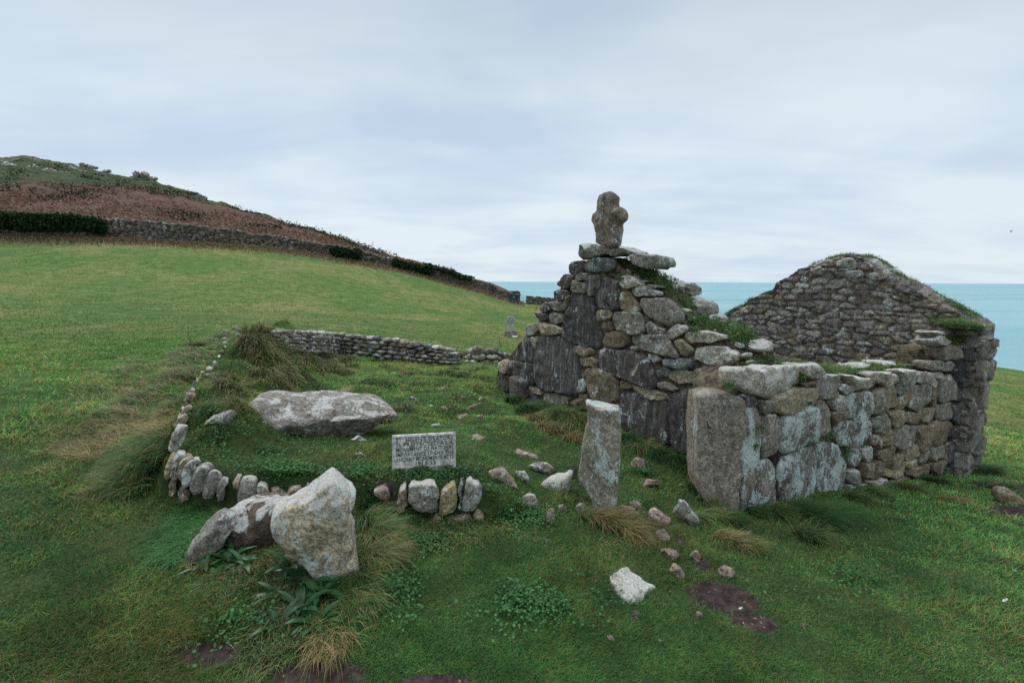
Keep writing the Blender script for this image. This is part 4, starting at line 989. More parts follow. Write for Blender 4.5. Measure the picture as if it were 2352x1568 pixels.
L('small dark lichened stone just below the large flat pale one', 4, '870,1412 900,1392 940,1420 945,1442 900,1452', 'd')
L('brown and white flat stone behind the pillar towards the chapel', 4, '940,665 980,625 1050,620 1060,640 1000,658 950,677', 'p')
L('tiny pink stone behind the worn steps near the chapel corner', 4, '1160,655 1172,645 1190,650 1188,662', 'p')
L('dim pink boulder against the gable foot between pillar and corner post', 4, '890,540 905,500 940,492 975,510 970,560 920,570', 'p')
L('tiny pink stone on the mud patch, nearest edge', 4, '1280,1420 1310,1425 1325,1438 1290,1445', 'p', flat=True)
L('small pale stone by the bottom edge of the frame', 4, '745,1545 765,1540 790,1568 780,1580 750,1560', 'p')
L('small pink pointed stone on the turf right of the mud', 4, '1890,1490 1905,1455 1915,1500', 'p')
L('whitish rounded stone on the grass tuft right of the recumbent slab', 3, '1455,492 1490,480 1520,495 1500,512', 'w')
L('small pale pebble by the track right of the whitish rounded stone', 3, '1568,532 1605,527 1612,540 1580,545', 'w')
L('low tan stone half way up the enclosure slope', 3, '1630,442 1680,415 1692,430 1660,447', 't')
L('pale sliver of stone pointing up the track', 3, '1790,565 1830,540 1892,512 1895,520 1830,560', 'p', flat=True)
L('pinkish flat stone in the middle of the track', 3, '1738,612 1800,588 1815,600 1780,618', 'p', flat=True)
L('small pink stone right of the flat pinkish one in the track', 3, '1858,600 1885,585 1905,600 1880,612', 'p')
L('thin white stone right behind the sign', 3, '1588,652 1640,645 1648,652 1600,660', 'w', flat=True)
L('tan crumbling stone right of the sign in the track', 3, '1825,737 1868,700 1912,727 1880,742', 'p', flat=True)
L('brown-and-white stone just below the recumbent slab', 3, '1112,738 1160,712 1215,737 1190,745', 'w')
L('small paired grey stone left of the sign', 3, '1145,818 1180,805 1212,832 1185,842', 'g')
L('tan stone by the track above the flat pinkish one', 3, '1650,545 1680,535 1700,555 1670,560', 't')
L('pink block lying below the dry-stone wall', 3, '1005,285 1010,258 1040,255 1062,278 1040,288', 'p')
L('low stone in the hollow beside the track below the gable', 3, '1748,492 1775,478 1800,485 1790,496', 't')
L('pale stone on the track edge near the chapel foot', 3, '1865,498 1885,486 1900,495 1885,502', 'w')
L('low flat stone in the long grass left of the hollow', 3, '770,355 800,343 830,352 815,362', 'g')
L('triangular grey stone lying on the bank left of the recumbent slab', 3, '245,647 370,570 430,555 460,570 466,622 420,632 330,632', 'g')
L('dark flat slab poking out of the bank crest', 3, '245,347 330,335 387,340 382,354 280,360', 'd')
L('small dark stone low on the bank crest', 3, '185,410 205,385 230,383 250,397 240,417 200,420', 'n')
L('pinkish stone in the bank edge above the lichened kerb end', 3, '138,505 168,460 215,463 202,500 160,522', 'p')
L('small tan stone on top of the bank', 3, '340,425 355,405 370,412 360,428', 't')
L('pale small stone on the bank right of the tan one', 3, '405,455 420,443 455,450 445,465', 'g')
L('brown rounded stone at the right edge of the photograph', 2, '1750,1470 1775,1445 1850,1455 1935,1510 1942,1540 1860,1550 1790,1530', 'b')
L('small stone on the grass right of the bottom mud patch', 4, '1040,1568 1052,1560 1068,1568 1062,1580', 'p')
# stones strewn along the crest of the bank
cs = [(385, 100, 52, 30, 'g'), (445, 78, 50, 34, 'w'), (470, 92, 36, 30, 's'), (428, 105, 28, 20, 's'), (470, 112, 56, 22, 'w'), (488, 130, 52, 22, 'w'), (378, 140, 40, 18, 's'), (382, 165, 34, 22, 'w'), (500, 150, 44, 24, 's'), (510, 172, 40, 22, 's'), (528, 190, 40, 22, 'w'), (525, 208, 36, 24, 's'), (525, 235, 46, 26, 'w'), (596, 158, 38, 26, 'w'), (642, 178, 16, 36, 'w'), (480, 265, 34, 8, 'w')]
heap_o = ground_hit(np.array([555.]), np.array([785.]))[0]; HEAP = empty('stone_heap', tuple(heap_o), 'line of heaped pale stones on the far crest of the bank', 'stone heap')
lone = {(596, 158): 'pale stone just right of the stones heaped on the bank crest', (642, 178): 'narrow upright pale stone in dry grass near the end of the dry-stone wall', (480, 265): 'thin pale stone lying below the stones heaped on the bank crest'}
for i, (x, y, w_, h_, kd) in enumerate(cs):
    s = ' '.join('%g,%g' % (x+w_*.5*math.cos(a)*random.uniform(.85, 1.1), y+h_*.5*math.sin(a)*random.uniform(.85, 1.1)) for a in np.linspace(0, 2*PI, 8, endpoint=False))
    o = L(lone.get((x, y), 'x'), 3, s, kd)
    if (x, y) not in lone:
        for k_ in ('label', 'category', 'group'): del o[k_]
        o.name = 'stone'; o.parent = HEAP; o.matrix_parent_inverse = HEAP.matrix_basis.inverted()

# ------------------------------------------------------------------ dry-stone wall behind the enclosure
def course_wall(name, line_px, top_px, label, rows, seed, cat='dry-stone wall', sz=.19, Ys=None):
    r_ = random.Random(seed); base = [ground_hit(np.array([float(u)]), np.array([float(v)]))[0] for u, v in line_px] if Ys is None else [atY(u, v, y) for (u, v), y in zip(line_px, Ys)]
    base = A_(base); A = Acc(); items = []; us = [u for u, v in line_px]
    seg = np.hypot(*np.diff(base[:, :2], axis=0).T); s = np.concatenate([[0], np.cumsum(seg)]); Lw = s[-1]
    def at(sv): return A_([np.interp(sv, s, base[:, i]) for i in range(3)])
    tops = []
    for k, (u, v) in enumerate(line_px): tv = np.interp(u, [p[0] for p in top_px], [p[1] for p in top_px]); tops.append(atY(u, tv, base[k][1])[2])
    d = (base[-1]-base[0])[:2]; d /= np.linalg.norm(d); n = np.array([d[1], -d[0], 0]); 
    if n[1] > 0: n = -n
    up0 = 0
    for k in range(rows):
        x = r_.uniform(-.1, 0)
        while x < Lw:
            w = sz*r_.uniform(.55, 1.55)*(1.15 if k == rows-1 else 1); xc = x+w/2
            if xc > Lw: break
            b = at(xc); tz = np.interp(xc, s, tops); Hh = tz-b[2]+.06; rh = Hh/rows
            if rh < .035: x += w; continue
            zc = b[2]-.06+rh*(k+.5)+r_.uniform(-.1, .1)*rh; ax = np.array([d[0], d[1], 0]); h = rh*r_.uniform(.85, 1.15)
            if k == rows-1: h *= r_.uniform(.9, 1.5)
            nn = 9; ang = np.linspace(0, 2*PI, nn, endpoint=False); p2 = np.stack([np.cos(ang)*w*.5*(1+A_([r_.uniform(-.12, .12) for _ in range(nn)])), np.sin(ang)*h*.52*(1+A_([r_.uniform(-.15, .15) for _ in range(nn)]))], 1)
            p2 = np.sign(p2)*np.abs(p2/[w*.5, h*.5])**.75*[w*.5, h*.5]
            _sid[0] += 1; V, Q, T = ringstone(p2, .09, .2, fn=2.4, bn=3, rings=5, N=20, noise=.012, nsc=14, seed=_sid[0])
            c, pr = kind(r_.choice('ggsgwdgtsnbg'), .25); items.append((w*h, to3(V, (np.array([b[0], b[1], zc])+n*r_.uniform(-.03, .03), ax, np.array([0, 0, 1.]), n)), Q, T, c, pr)); x += w*.97
    # hearting so nothing shows through
    m = 60; sv = np.linspace(.02, Lw-.02, m); Vb = []
    for q_ in sv:
        b = at(q_); tz = np.interp(q_, s, tops)-.05
        for dd in (-.02, -.22): Vb += [b+n*dd+[0, 0, -.2], np.array([b[0], b[1], tz])+n*dd]
    Vb = A_(Vb); i = np.arange(m-1)*4; Q = np.concatenate([np.stack([i, i+4, i+5, i+1], 1), np.stack([i+1, i+5, i+7, i+3], 1), np.stack([i+2, i+3, i+7, i+6], 1)])
    A.add(Vb, Q, [], (.03, .027, .022, 0)); o = empty(name, tuple(base[len(base)//2]), label, cat); A.build('hearting', M_STONE, o)
    items.sort(key=lambda q: -q[0])
    for it in items[:100]: a_ = Acc(); a_.add(*it[1:]); a_.build('stone', M_STONE, o)
    if len(items) > 100:
        a_ = Acc()
        for it in items[100:]: a_.add(*it[1:])
        a_.build('small_stones', M_STONE, o)['kind'] = 'stuff'
    return o
course_wall('dry_stone_wall', [(640, 796), (700, 802), (780, 810), (860, 822), (940, 832), (1000, 836), (1055, 838)], P('640,758 660,754 700,760 740,768 780,764 820,766 860,772 880,778 920,780 960,780 985,782 990,792 1020,796 1055,802'), 'low tumbledown dry-stone wall crossing behind the grassy enclosure', 6, 3)
course_wall('stone_pile', [(1078, 832), (1100, 834), (1130, 834), (1160, 832), (1176, 826)], P('1078,806 1090,798 1120,798 1140,803 1160,812 1176,818'), 'small heap of rounded stones at the right end of the dry-stone wall', 3, 9, 'stone pile', .26)

# ------------------------------------------------------------------ sign
sg = zm(7, P('642,298 1588,248 1617,742 700,800')); sP = ground_hit(np.array([975.]), np.array([1080.]))[0]; dS = sP[:2]/np.linalg.norm(sP[:2])
sn_ = np.array([-dS[0]+.05, -dS[1], .18]); sn_ /= np.linalg.norm(sn_)
sfr = frame(sP+np.array([0, 0, .05]), np.array([sn_[0], sn_[1], 0])/np.hypot(sn_[0], sn_[1]))
q = to2(onplane(sg[:, 0], sg[:, 1], sfr[0], sfr[3]), sfr); q[2:, 1] -= .0
sx = (q[1]-q[0]); wS = np.linalg.norm(sx); sx /= wS; hS = np.linalg.norm(q[2]-q[1])
xa = sfr[1]*sx[0]+sfr[2]*sx[1]; nn_ = sfr[3]+np.array([0, 0, .16]); nn_ /= np.linalg.norm(nn_); nn_ = nn_-xa*(nn_@xa); nn_ /= np.linalg.norm(nn_); ya = np.cross(nn_, xa)
ctr = sfr[0]+sfr[1]*q[:, 0].mean()+sfr[2]*q[:, 1].mean()
SM = Matrix(((xa[0], ya[0], nn_[0], ctr[0]), (xa[1], ya[1], nn_[1], ctr[1]), (xa[2], ya[2], nn_[2], ctr[2]), (0, 0, 0, 1)))
SGN = bpy.data.objects.new('sign', None); COL.objects.link(SGN); SGN.matrix_world = SM; SGN.empty_display_size = .1
tag(SGN, 'small weathered white stone notice plaque with dark lettering on the bank', 'sign')
def plaque_mat():
    m, t, b, g = base_mat('weathered_plaque'); tcn = t.new('ShaderNodeTexCoord'); pos = tcn.outputs['Object']
    n = t.noise(pos, 22, 6, .7, .5); c = t.mix(t.ramp(n, .35, .65), (.30, .28, .23), (.74, .72, .66))
    c = t.mix(t.math('MULTIPLY', t.ramp(t.noise(pos, 38, 5, .7, .6), .58, .68), .75), c, (.22, .16, .06)); c = t.mix(t.math('MULTIPLY', t.ramp(t.noise(pos, 9, 5, .7), .52, .64), .55), c, (.16, .15, .13))
    t.l.new(c, b.inputs['Base Color']); bump(t, b, n, .4, .004); return m
def box_me(w, h, d, bev=.004, mat=None):
    bm = bmesh.new(); bmesh.ops.create_cube(bm, size=1); bmesh.ops.scale(bm, vec=(w, h, d), verts=bm.verts); bmesh.ops.bevel(bm, geom=bm.edges[:], offset=bev, segments=2, affect='EDGES', profile=.6)
    me = bpy.data.meshes.new('b'); bm.to_mesh(me); bm.free()
    if mat: me.materials.append(mat)
    return me
def child(name, me, par, loc=(0, 0, 0), rot=(0, 0, 0)):
    o = bpy.data.objects.new(name, me); COL.objects.link(o); o.parent = par; o.location = loc; o.rotation_euler = rot; return o
MPL = plaque_mat()
child('plaque', box_me(wS, hS*1.06, .035, .004, MPL), SGN, (0, -.01, -.0175))
for (w_, h_, x_, y_) in ((wS, .012, 0, hS/2*1.0), (wS, .010, 0, -hS/2-.005), (.010, hS, wS/2-.005, 0), (.010, hS, -wS/2+.005, 0)): pass
fr_m = box_me(wS*.985, .008, .006, .001, MPL); child('frame', fr_m, SGN, (0, hS*.5-.014, .002))
MINK = plain('letter_paint', (.07, .075, .09), .8, .2, .6, 60)
txt = ["ST. HELEN'S ORATORY", "IS PROTECTED AS A", "MONUMENT OF NATIONAL", "IMPORTANCE UNDER THE", "ANCIENT MONUMENTS ACTS", "1913-53", "DEPARTMENT OF THE ENVIRONMENT"]
dg = bpy.context.evaluated_depsgraph_get()
for i, s in enumerate(txt):
    cu = bpy.data.curves.new('t', 'FONT'); cu.body = s; cu.size = .046 if i < 6 else .030; cu.align_x = 'CENTER'; cu.align_y = 'CENTER'; cu.extrude = .0012; cu.offset = .0002; cu.space_character = 1.12; cu.resolution_u = 3
    to = bpy.data.objects.new('t', cu); COL.objects.link(to); dg.update(); me = bpy.data.meshes.new_from_object(to.evaluated_get(dg)); bpy.data.objects.remove(to)
    xs = [v.co.x for v in me.vertices]; k = min(1, wS*.9/(max(xs)-min(xs))); me.transform(Matrix.Diagonal((k, 1, 1, 1))); me.materials.clear(); me.materials.append(MINK)
    child('lettering', me, SGN, (.005, hS*(.36-.135*i) - (.0 if i < 6 else .0), .0025))

#@@PART3
# ------------------------------------------------------------------ boundary wall on the hillside
def line_wall(name, pts, tops, thick, step, relief, label, cat, mat=None, u_top=True):
    B = A_(pts); seg = np.hypot(*np.diff(B[:, :2], axis=0).T); s = np.concatenate([[0], np.cumsum(seg)])
    T_ = A_(tops)
    top = lambda a: np.interp(a, s, T_)+fbm(np.stack([a*1.3, a*0, a*0], -1), 3, 6)*.10
    base = lambda a: H(np.interp(a, s, B[:, 0]), np.interp(a, s, B[:, 1]), False)-.5
    V, Q, c, p_ = wall_block((np.zeros(3), A_([1., 0, 0]), A_([0, 0, 1.]), A_([0, 1., 0])), 0, s[-1], top, base, thick, step, relief, topn=.12, rough=.05)
    a = V[:, 0]; d = V[:, 1]; tx = np.gradient(np.interp(np.clip(a+.5, 0, s[-1]), s, B[:, 0])); i = np.clip(np.searchsorted(s, a)-1, 0, len(seg)-1)
    # smoothly turning normal
    tn = np.diff(B[:, :2], axis=0)/seg[:, None]; mid = (s[:-1]+s[1:])/2; tx = np.interp(a, mid, tn[:, 0]); ty = np.interp(a, mid, tn[:, 1]); l = np.hypot(tx, ty)
    W_ = np.stack([np.interp(a, s, B[:, 0])+ty/l*d, np.interp(a, s, B[:, 1])-tx/l*d, V[:, 2]], 1)
    A_0 = Acc(); A_0.add(W_, Q, [], c, p_); o = A_0.build(name, mat or M_FAR); tag(o, label, cat); return o
WT = P('-500,505 -200,497 0,492 180,499 312,507 469,520 551,532 612,540 700,553 770,563 895,593 989,621 1051,634 1129,652 1145,667 1195,671')
us_ = np.array([w[0] for w in WALLP]); uu_ = np.unique(np.concatenate([us_, [r[0] for r in WT]])); Yi = np.interp(uu_, us_, [w[2] for w in WALLP]); vi = np.interp(uu_, us_, [w[1] for w in WALLP]); ti = np.interp(uu_, [r[0] for r in WT], [r[1] for r in WT])
bp = atY(uu_, vi, Yi); tpz = atY(uu_, ti, Yi)[:, 2]
pal_w = [(.17, .155, .135), (.12, .105, .095), (.21, .19, .165), (.09, .08, .075), (.15, .125, .095)]
line_wall('boundary_wall', bp, tpz, .7, .085, rubble(.55, .24, .16, 41, pal_w, (.03, .026, .022), warp=.35, thr=.14, white=.3, yel=.05, dk=.2), 'long dry-stone wall climbing the field edge below the brown hillside', 'dry-stone wall')
pe = atY(np.array([1210., 1240., 1280., 1330.]), np.array([698., 699., 700., 702.]), np.array([67., 67.5, 68.5, 70.]))
te = atY(np.array([1210., 1240., 1280., 1330.]), np.array([681., 683., 686., 690.]), np.array([67., 67.5, 68.5, 70.]))[:, 2]
line_wall('boundary_wall', pe, te, .6, .085, rubble(.5, .22, .14, 43, pal_w, (.03, .026, .022), thr=.14, white=.3, yel=.05, dk=.2), 'short stretch of dry-stone wall right of the pale blue gate', 'dry-stone wall')

def clump(name, label, cat, cen, rad, n, size, pal, group=None, kind=None, flat=.9, shell=.5):
    """leafy mass: many leaf clusters inside a lumpy ellipsoid set"""
    f = Fol(); cen = np.atleast_2d(cen); rad = np.atleast_2d(rad)
    for c, r in zip(cen, rad):
        d = rng.normal(0, 1, (n, 3)); d /= np.linalg.norm(d, axis=1)[:, None]; q = rng.uniform(shell, 1, (n, 1))**.5; q = q*(1+.28*fbm(d*2.2+c, 2, 3))[:, None]
        p = c+d*q*r; f.put(leaves(p, rng.uniform(.6, 1.3, n)*size, pick(pal, n, .4), flat, .75))
    o = f.build(name)
    return tag(o, label, cat, group, kind)
IVY = [(.018, .045, .014), (.03, .062, .02), (.045, .08, .028), (.015, .032, .013)]
def along(u0, u1, n, fy): 
    u = np.linspace(u0, u1, n); Y = np.interp(u, us_, [w[2] for w in WALLP])-.15; return u, Y
def ivy(label, u0, u1, vt, vb, n, k):
    u, Y = along(u0, u1, n, 0); c = []; r = []
    for i in range(n):
        t0 = np.interp(u[i], [u0, u1], vt); b0 = np.interp(u[i], [u0, u1], vb); a = atY(u[i], t0, Y[i]); b = atY(u[i], b0, Y[i]); hh = (a[2]-b[2])/2
        c.append([(a[0]), a[1]-.15, (a[2]+b[2])/2+random.uniform(-.1, .1)]); r.append([max((u1-u0)/n*Y[i]/FP*.95, .5), .55, hh*1.02])
    clump('ivy', label, 'ivy', c, r, k, .22, IVY, None, None, 1.2)
ivy('long dark ivy hedge covering the left end of the boundary wall', -160, 172, (487, 490), (528, 530), 15, 1100)
ivy('dark ivy patch on the wall beside the long hedge', 198, 230, (498, 500), (534, 538), 3, 900)
ivy('round dark ivy bush half way along the boundary wall', 772, 818, (562, 572), (590, 596), 3, 800)
ivy('dark ivy mass on the wall near the sea end', 912, 985, (595, 612), (616, 632), 6, 700)
ivy('low dark scrub on the wall top next to the sea end', 985, 1075, (606, 634), (618, 644), 8, 260)
ORD = ('leftmost', 'second from the left', 'middle one', 'second from the right', 'rightmost')
for i, u in enumerate((1009, 1020, 1027, 1036, 1046)):
    v = np.interp(u, [985, 1055], [603, 627])+random.uniform(-1, 2); Yq = np.interp(u, us_, [w[2] for w in WALLP])-.3; c = atY(u, v+3, Yq)
    clump('shrub', 'small pointed dark bush on the far wall scrub, %s of the five' % ORD[i], 'shrub', c, (.22, .22, .5), 60, .16, IVY, 'pointed bushes on the far wall')

def hp(u, v):
    s_ = np.linspace(0, 1, 200); x, y, z, _ = hill_pt(np.full(200, float(u)), s_); P3 = np.stack([x, y, z], 1); q = (P3-EYE) @ Rc; vv = 784-FP*q[:, 1]/-q[:, 2]
    return P3[np.argmin(np.abs(vv-v))]
gorse = [(.018, .032, .012), (.032, .052, .018), (.05, .065, .022), (.022, .028, .016)]
c = []; r = []
for _ in range(560):
    u = random.uniform(-450, 900); lo = ridge(u)+4; hi = np.interp(u, [-500, 0, 200, 300, 450, 600, 900], [452, 448, 446, 436, 462, ridge(600)+12, ridge(900)+6])
    v = random.uniform(lo, hi); 
    if fbm(np.array([u*.012, v*.05]), 2, 71) < -.12: continue
    p = hp(u, v); c.append(p); r.append(A_([random.uniform(1.2, 4.), random.uniform(1, 2), random.uniform(.4, .95)]))
clump('gorse_scrub', 'dark green gorse and heather scrub spread over the top of the hill', 'scrub', c, r, 60, .34, gorse, None, 'stuff', 1.0)
for (u, v, rx, rz, lb) in ((398, 495, 3.2, 1.0, 'dark gorse bush in the brown bracken, left of its pair'), (437, 498, 2.6, .8, 'dark gorse bush in the brown bracken, right of its pair'), (120, 458, 3, .8, 'low dark gorse bush at the upper edge of the bracken, far left'),
        (590, 522, 2.6, .7, 'dark bush on the hillside just above the middle of the long wall'), (620, 520, 1.8, .5, 'small dark bush beside the one above the middle of the long wall'), (180, 455, 3.0, 1.1, 'brownish dark gorse bush in the bracken right of the low one'), (350, 445, 3.4, .7, 'gorse bush below the rock outcrop on the skyline')):
    p = hp(u, v); clump('gorse_bush', lb, 'bush', [p, p+[rx*.5, 0, -.1], p-[rx*.5, 0, .1]], [(rx*.7, 1.2, rz)]*3, 160, .3, gorse, 'gorse bushes on the hillside')
n = 26000; u = rng.uniform(-420, 1090, n); sv = rng.uniform(0, 1, n)**1.0; smax = SMX(u)+rng.normal(0, .03, n); x, y, z, _ = hill_pt(u, sv*smax); q = np.stack([x, y, z+rng.uniform(0, .45, n)], 1)
f = Fol(); f.put(leaves(q, rng.uniform(.18, .42, n), pick([(.19, .098, .066), (.22, .118, .08), (.15, .08, .056), (.24, .135, .085), (.15, .11, .07)], n, .2), 1.2, .8)); tag(f.build('bracken'), 'dead red-brown bracken covering the hillside above the wall', 'bracken', None, 'stuff')
# outcrops
for (u, v, w_, h_, kd, lb) in ((325, 409, 34, 15, 'g', 'largest grey rock outcrop on the hill skyline'), (350, 414, 22, 12, 's', 'pale rock on the skyline just right of the largest outcrop'), (445, 445, 30, 8, 'g', 'long low grey rock on the skyline slope'), (470, 455, 24, 7, 's', 'low pale rock lowest on the skyline slope'),
        (22, 384, 40, 12, 's', 'pale crag at the far left of the hillside'), (75, 387, 28, 10, 's', 'pale crag second from the left on the hillside'), (118, 395, 30, 9, 'w', 'whitish crag on the upper hillside, right of the left crags'), (150, 398, 22, 6, 'g', 'small grey crag at the right end of the crag line'),
        (205, 386, 40, 9, 'g', 'grey flat rock under the skyline left of the largest outcrop'), (245, 396, 22, 8, 's', 'small pale rock on the skyline between the flat rock and the largest outcrop'), (382, 443, 16, 11, 'd', 'dark rock in the hillside below the skyline outcrop')):
    p = hp(u, v); d_ = p[:2]/np.linalg.norm(p[:2]); nr = np.array([-d_[0], -d_[1], 0]); k = p[1]/FP; a = Acc()
    for j in range(4):
        _sid[0] += 1; ang = np.linspace(0, 2*PI, 9, endpoint=False); w2 = w_*k*random.uniform(.3, .6); h2 = h_*k*random.uniform(.45, 1.)
        p2 = np.stack([np.cos(ang)*w2*.5, np.sin(ang)*h2*.6], 1)*rng.uniform(.75, 1.2, (9, 1)); off = np.array([random.uniform(-.35, .35)*w_*k, 0, random.uniform(-.1, .3)*h_*k])
        V, Q, T = ringstone(p2, h2*.6, h2, fn=2.5, bn=2.5, N=26, rings=6, noise=.3, nsc=1.2, seed=_sid[0]); c_, pr = kind(kd); a.add(to3(V, frame(p+off+[0, 0, h_*k*.2], nr)), Q, T, (c_[0]*.9, c_[1]*.9, c_[2]*.9, .2), pr)
    tag(a.build('rock_outcrop', M_FAR), lb, 'rock outcrop', 'rock outcrops on the hill')

# ------------------------------------------------------------------ gate
def tube(p0, p1, r, n=8):
    p0 = A_(p0); p1 = A_(p1); d = p1-p0; d /= np.linalg.norm(d); a = np.cross(d, [0, 0, 1.]) if abs(d[2]) < .9 else np.cross(d, [1., 0, 0]); a /= np.linalg.norm(a); b = np.cross(d, a)
    an = np.linspace(0, 2*PI, n, endpoint=False); c = np.cos(an)[:, None]*a*r+np.sin(an)[:, None]*b*r; V = np.concatenate([p0+c, p1+c, [p0], [p1]]); i = np.arange(n); j = (i+1) % n
    return V, np.stack([i, j, j+n, i+n], 1), np.concatenate([np.stack([j, i, np.full(n, 2*n)], 1), np.stack([i+n, j+n, np.full(n, 2*n+1)], 1)])
MB = plain('gate_paint', (.25, .42, .50), .5, .4, .1); g0 = atY(1196.5, 697.5, 66.8); g1 = atY(1208.5, 697.8, 66.8); zt = g0[2]+1.2
gt = empty('field_gate', tuple(g0), 'pale blue metal field gate in the gap at the end of the boundary wall', 'gate')
for k in range(5): a = Acc(); z_ = g0[2]+.12+k*.26; a.add(*tube([g0[0]+.04, g0[1], z_], [g1[0]-.04, g0[1], z_], .028)); a.build('bar', MB, gt)
for x_ in (g0[0]+.02, g1[0]-.02, (g0[0]+g1[0])/2): a = Acc(); a.add(*tube([x_, g0[1], g0[2]-.1], [x_, g0[1], zt], .035)); a.build('post', MB, gt)

# ------------------------------------------------------------------ headstone
gp = ground_hit(np.array([1173.]), np.array([773.]))[0]; k = gp[1]/FP
HS = empty('headstone', tuple(gp), 'pale grey round-headed headstone on a stone plinth in the field', 'gravestone')
MHS = stone_mat('headstone_granite', 1.5)
def hs(name, s, dz=0, fn=14, front=.08, back=.08, col=((.36, .37, .38), .05, (.25, 0, .1, 0)), off=0, N=64):
    p2 = A_(P(s))*k; _sid[0] += 1; V, Q, T = ringstone(p2, front, back, fn=fn, bn=fn, N=N, rings=10, noise=.004, nsc=8, seed=_sid[0], smooth=1, facet=0)
    c, pr = kind_of(col); a = Acc(); a.add(to3(V, frame(gp+np.array([0, -off, 0]), A_([-.05, -1, 0])/1.00125)), Q, T, c, pr); return a.build(name, MHS, HS)
hs('headstone_slab', '-8.5,12 -7.6,24 -7.4,29 -9.5,33 -10.3,38 -9.2,43 -6,46.6 0,48 6,46.6 9.2,43 10.3,38 9.5,33 7.4,29 7.6,24 8.5,12')
hs('plinth', '-14.5,-6 -14.5,12 -13,14.5 13,14.5 14.5,12 14.5,-6', front=.17, back=.2, col=((.19, .18, .155), .3, (.35, .15, .3, 0)))
for rr_, w_ in ((7.2, .5),):
    a = Acc(); an = np.linspace(0, 2*PI, 24, endpoint=False)
    for i in range(24):
        c0 = gp+np.array([math.cos(an[i])*rr_*k, -.088, (38+math.sin(an[i])*rr_)*k]); c1 = gp+np.array([math.cos(an[i]+PI/12)*rr_*k, -.088, (38+math.sin(an[i]+PI/12)*rr_)*k]); a.add(*tube(c0, c1, .011, 6), c=(.3, .31, .32, 0))
    a.add(*tube(gp+np.array([0, -.088, 31*k]), gp+np.array([0, -.088, 45*k]), .02, 6), c=(.3, .31, .32, 0)); a.add(*tube(gp+np.array([-7*k, -.088, 38*k]), gp+np.array([7*k, -.088, 38*k]), .02, 6), c=(.3, .31, .32, 0)); a.build('carved_ring', MHS, HS)
tb_ = ground_hit(np.array([1184.]), np.array([776.]))[0]; me = box_me(.30, .16, .05, .006, plain('tablet_marble', (.55, .55, .54), .5, .3, .1)); o = link('memorial_tablet', me); o.location = tuple(tb_+[0, 0, .06]); o.rotation_euler = (.35, 0, 0); tag(o, 'small white tablet lying in front of the headstone', 'memorial tablet')
f = Fol(); c_ = tb_+np.array([.16, -.06, .1]); f.put(leaves(c_+rng.normal(0, .035, (60, 3)), .05, pick([(.55, .05, .03), (.65, .16, .08)], 60), 1.)); tag(f.build('flowers'), 'small bunch of red flowers beside the white tablet', 'flowers')

# ------------------------------------------------------------------ people, dog, gull
def skin(name, pts, edges, radii, mat, parent=None, levels=1, root=0):
    me = bpy.data.meshes.new(name); me.from_pydata([tuple(p) for p in pts], edges, []); o = bpy.data.objects.new(name, me); COL.objects.link(o)
    m = o.modifiers.new('s', 'SKIN'); 
    for i, r_ in enumerate(radii): me.skin_vertices[0].data[i].radius = (r_, r_) if not isinstance(r_, tuple) else r_; me.skin_vertices[0].data[i].use_root = (i == root)
    sb_ = o.modifiers.new('b', 'SUBSURF'); sb_.levels = levels; sb_.render_levels = levels
    d_ = bpy.context.evaluated_depsgraph_get(); d_.update(); m2 = bpy.data.meshes.new_from_object(o.evaluated_get(d_)); bpy.data.objects.remove(o)
    m2.materials.clear(); m2.materials.append(mat); m2.polygons.foreach_set('use_smooth', np.ones(len(m2.polygons), bool))
    ob = bpy.data.objects.new(name, m2); COL.objects.link(ob)
    if parent: ob.parent = parent
    return ob
MSK = plain('skin', (.42, .25, .18), .6); MJ1 = plain('jacket_dark', (.028, .032, .045), .8, .2, .3); MJ2 = plain('jacket_navy', (.02, .035, .085), .8, .2, .3); MDN = plain('denim', (.045, .09, .17), .8, .2, .3); MDK = plain('dark_trousers', (.02, .025, .04), .8, .2, .2); MH1 = plain('hair', (.05, .035, .025), .8, .2, .3); MH2 = plain('hair_grey', (.2, .18, .16), .8, .2, .3); MBT = plain('boots', (.03, .025, .02), .7)
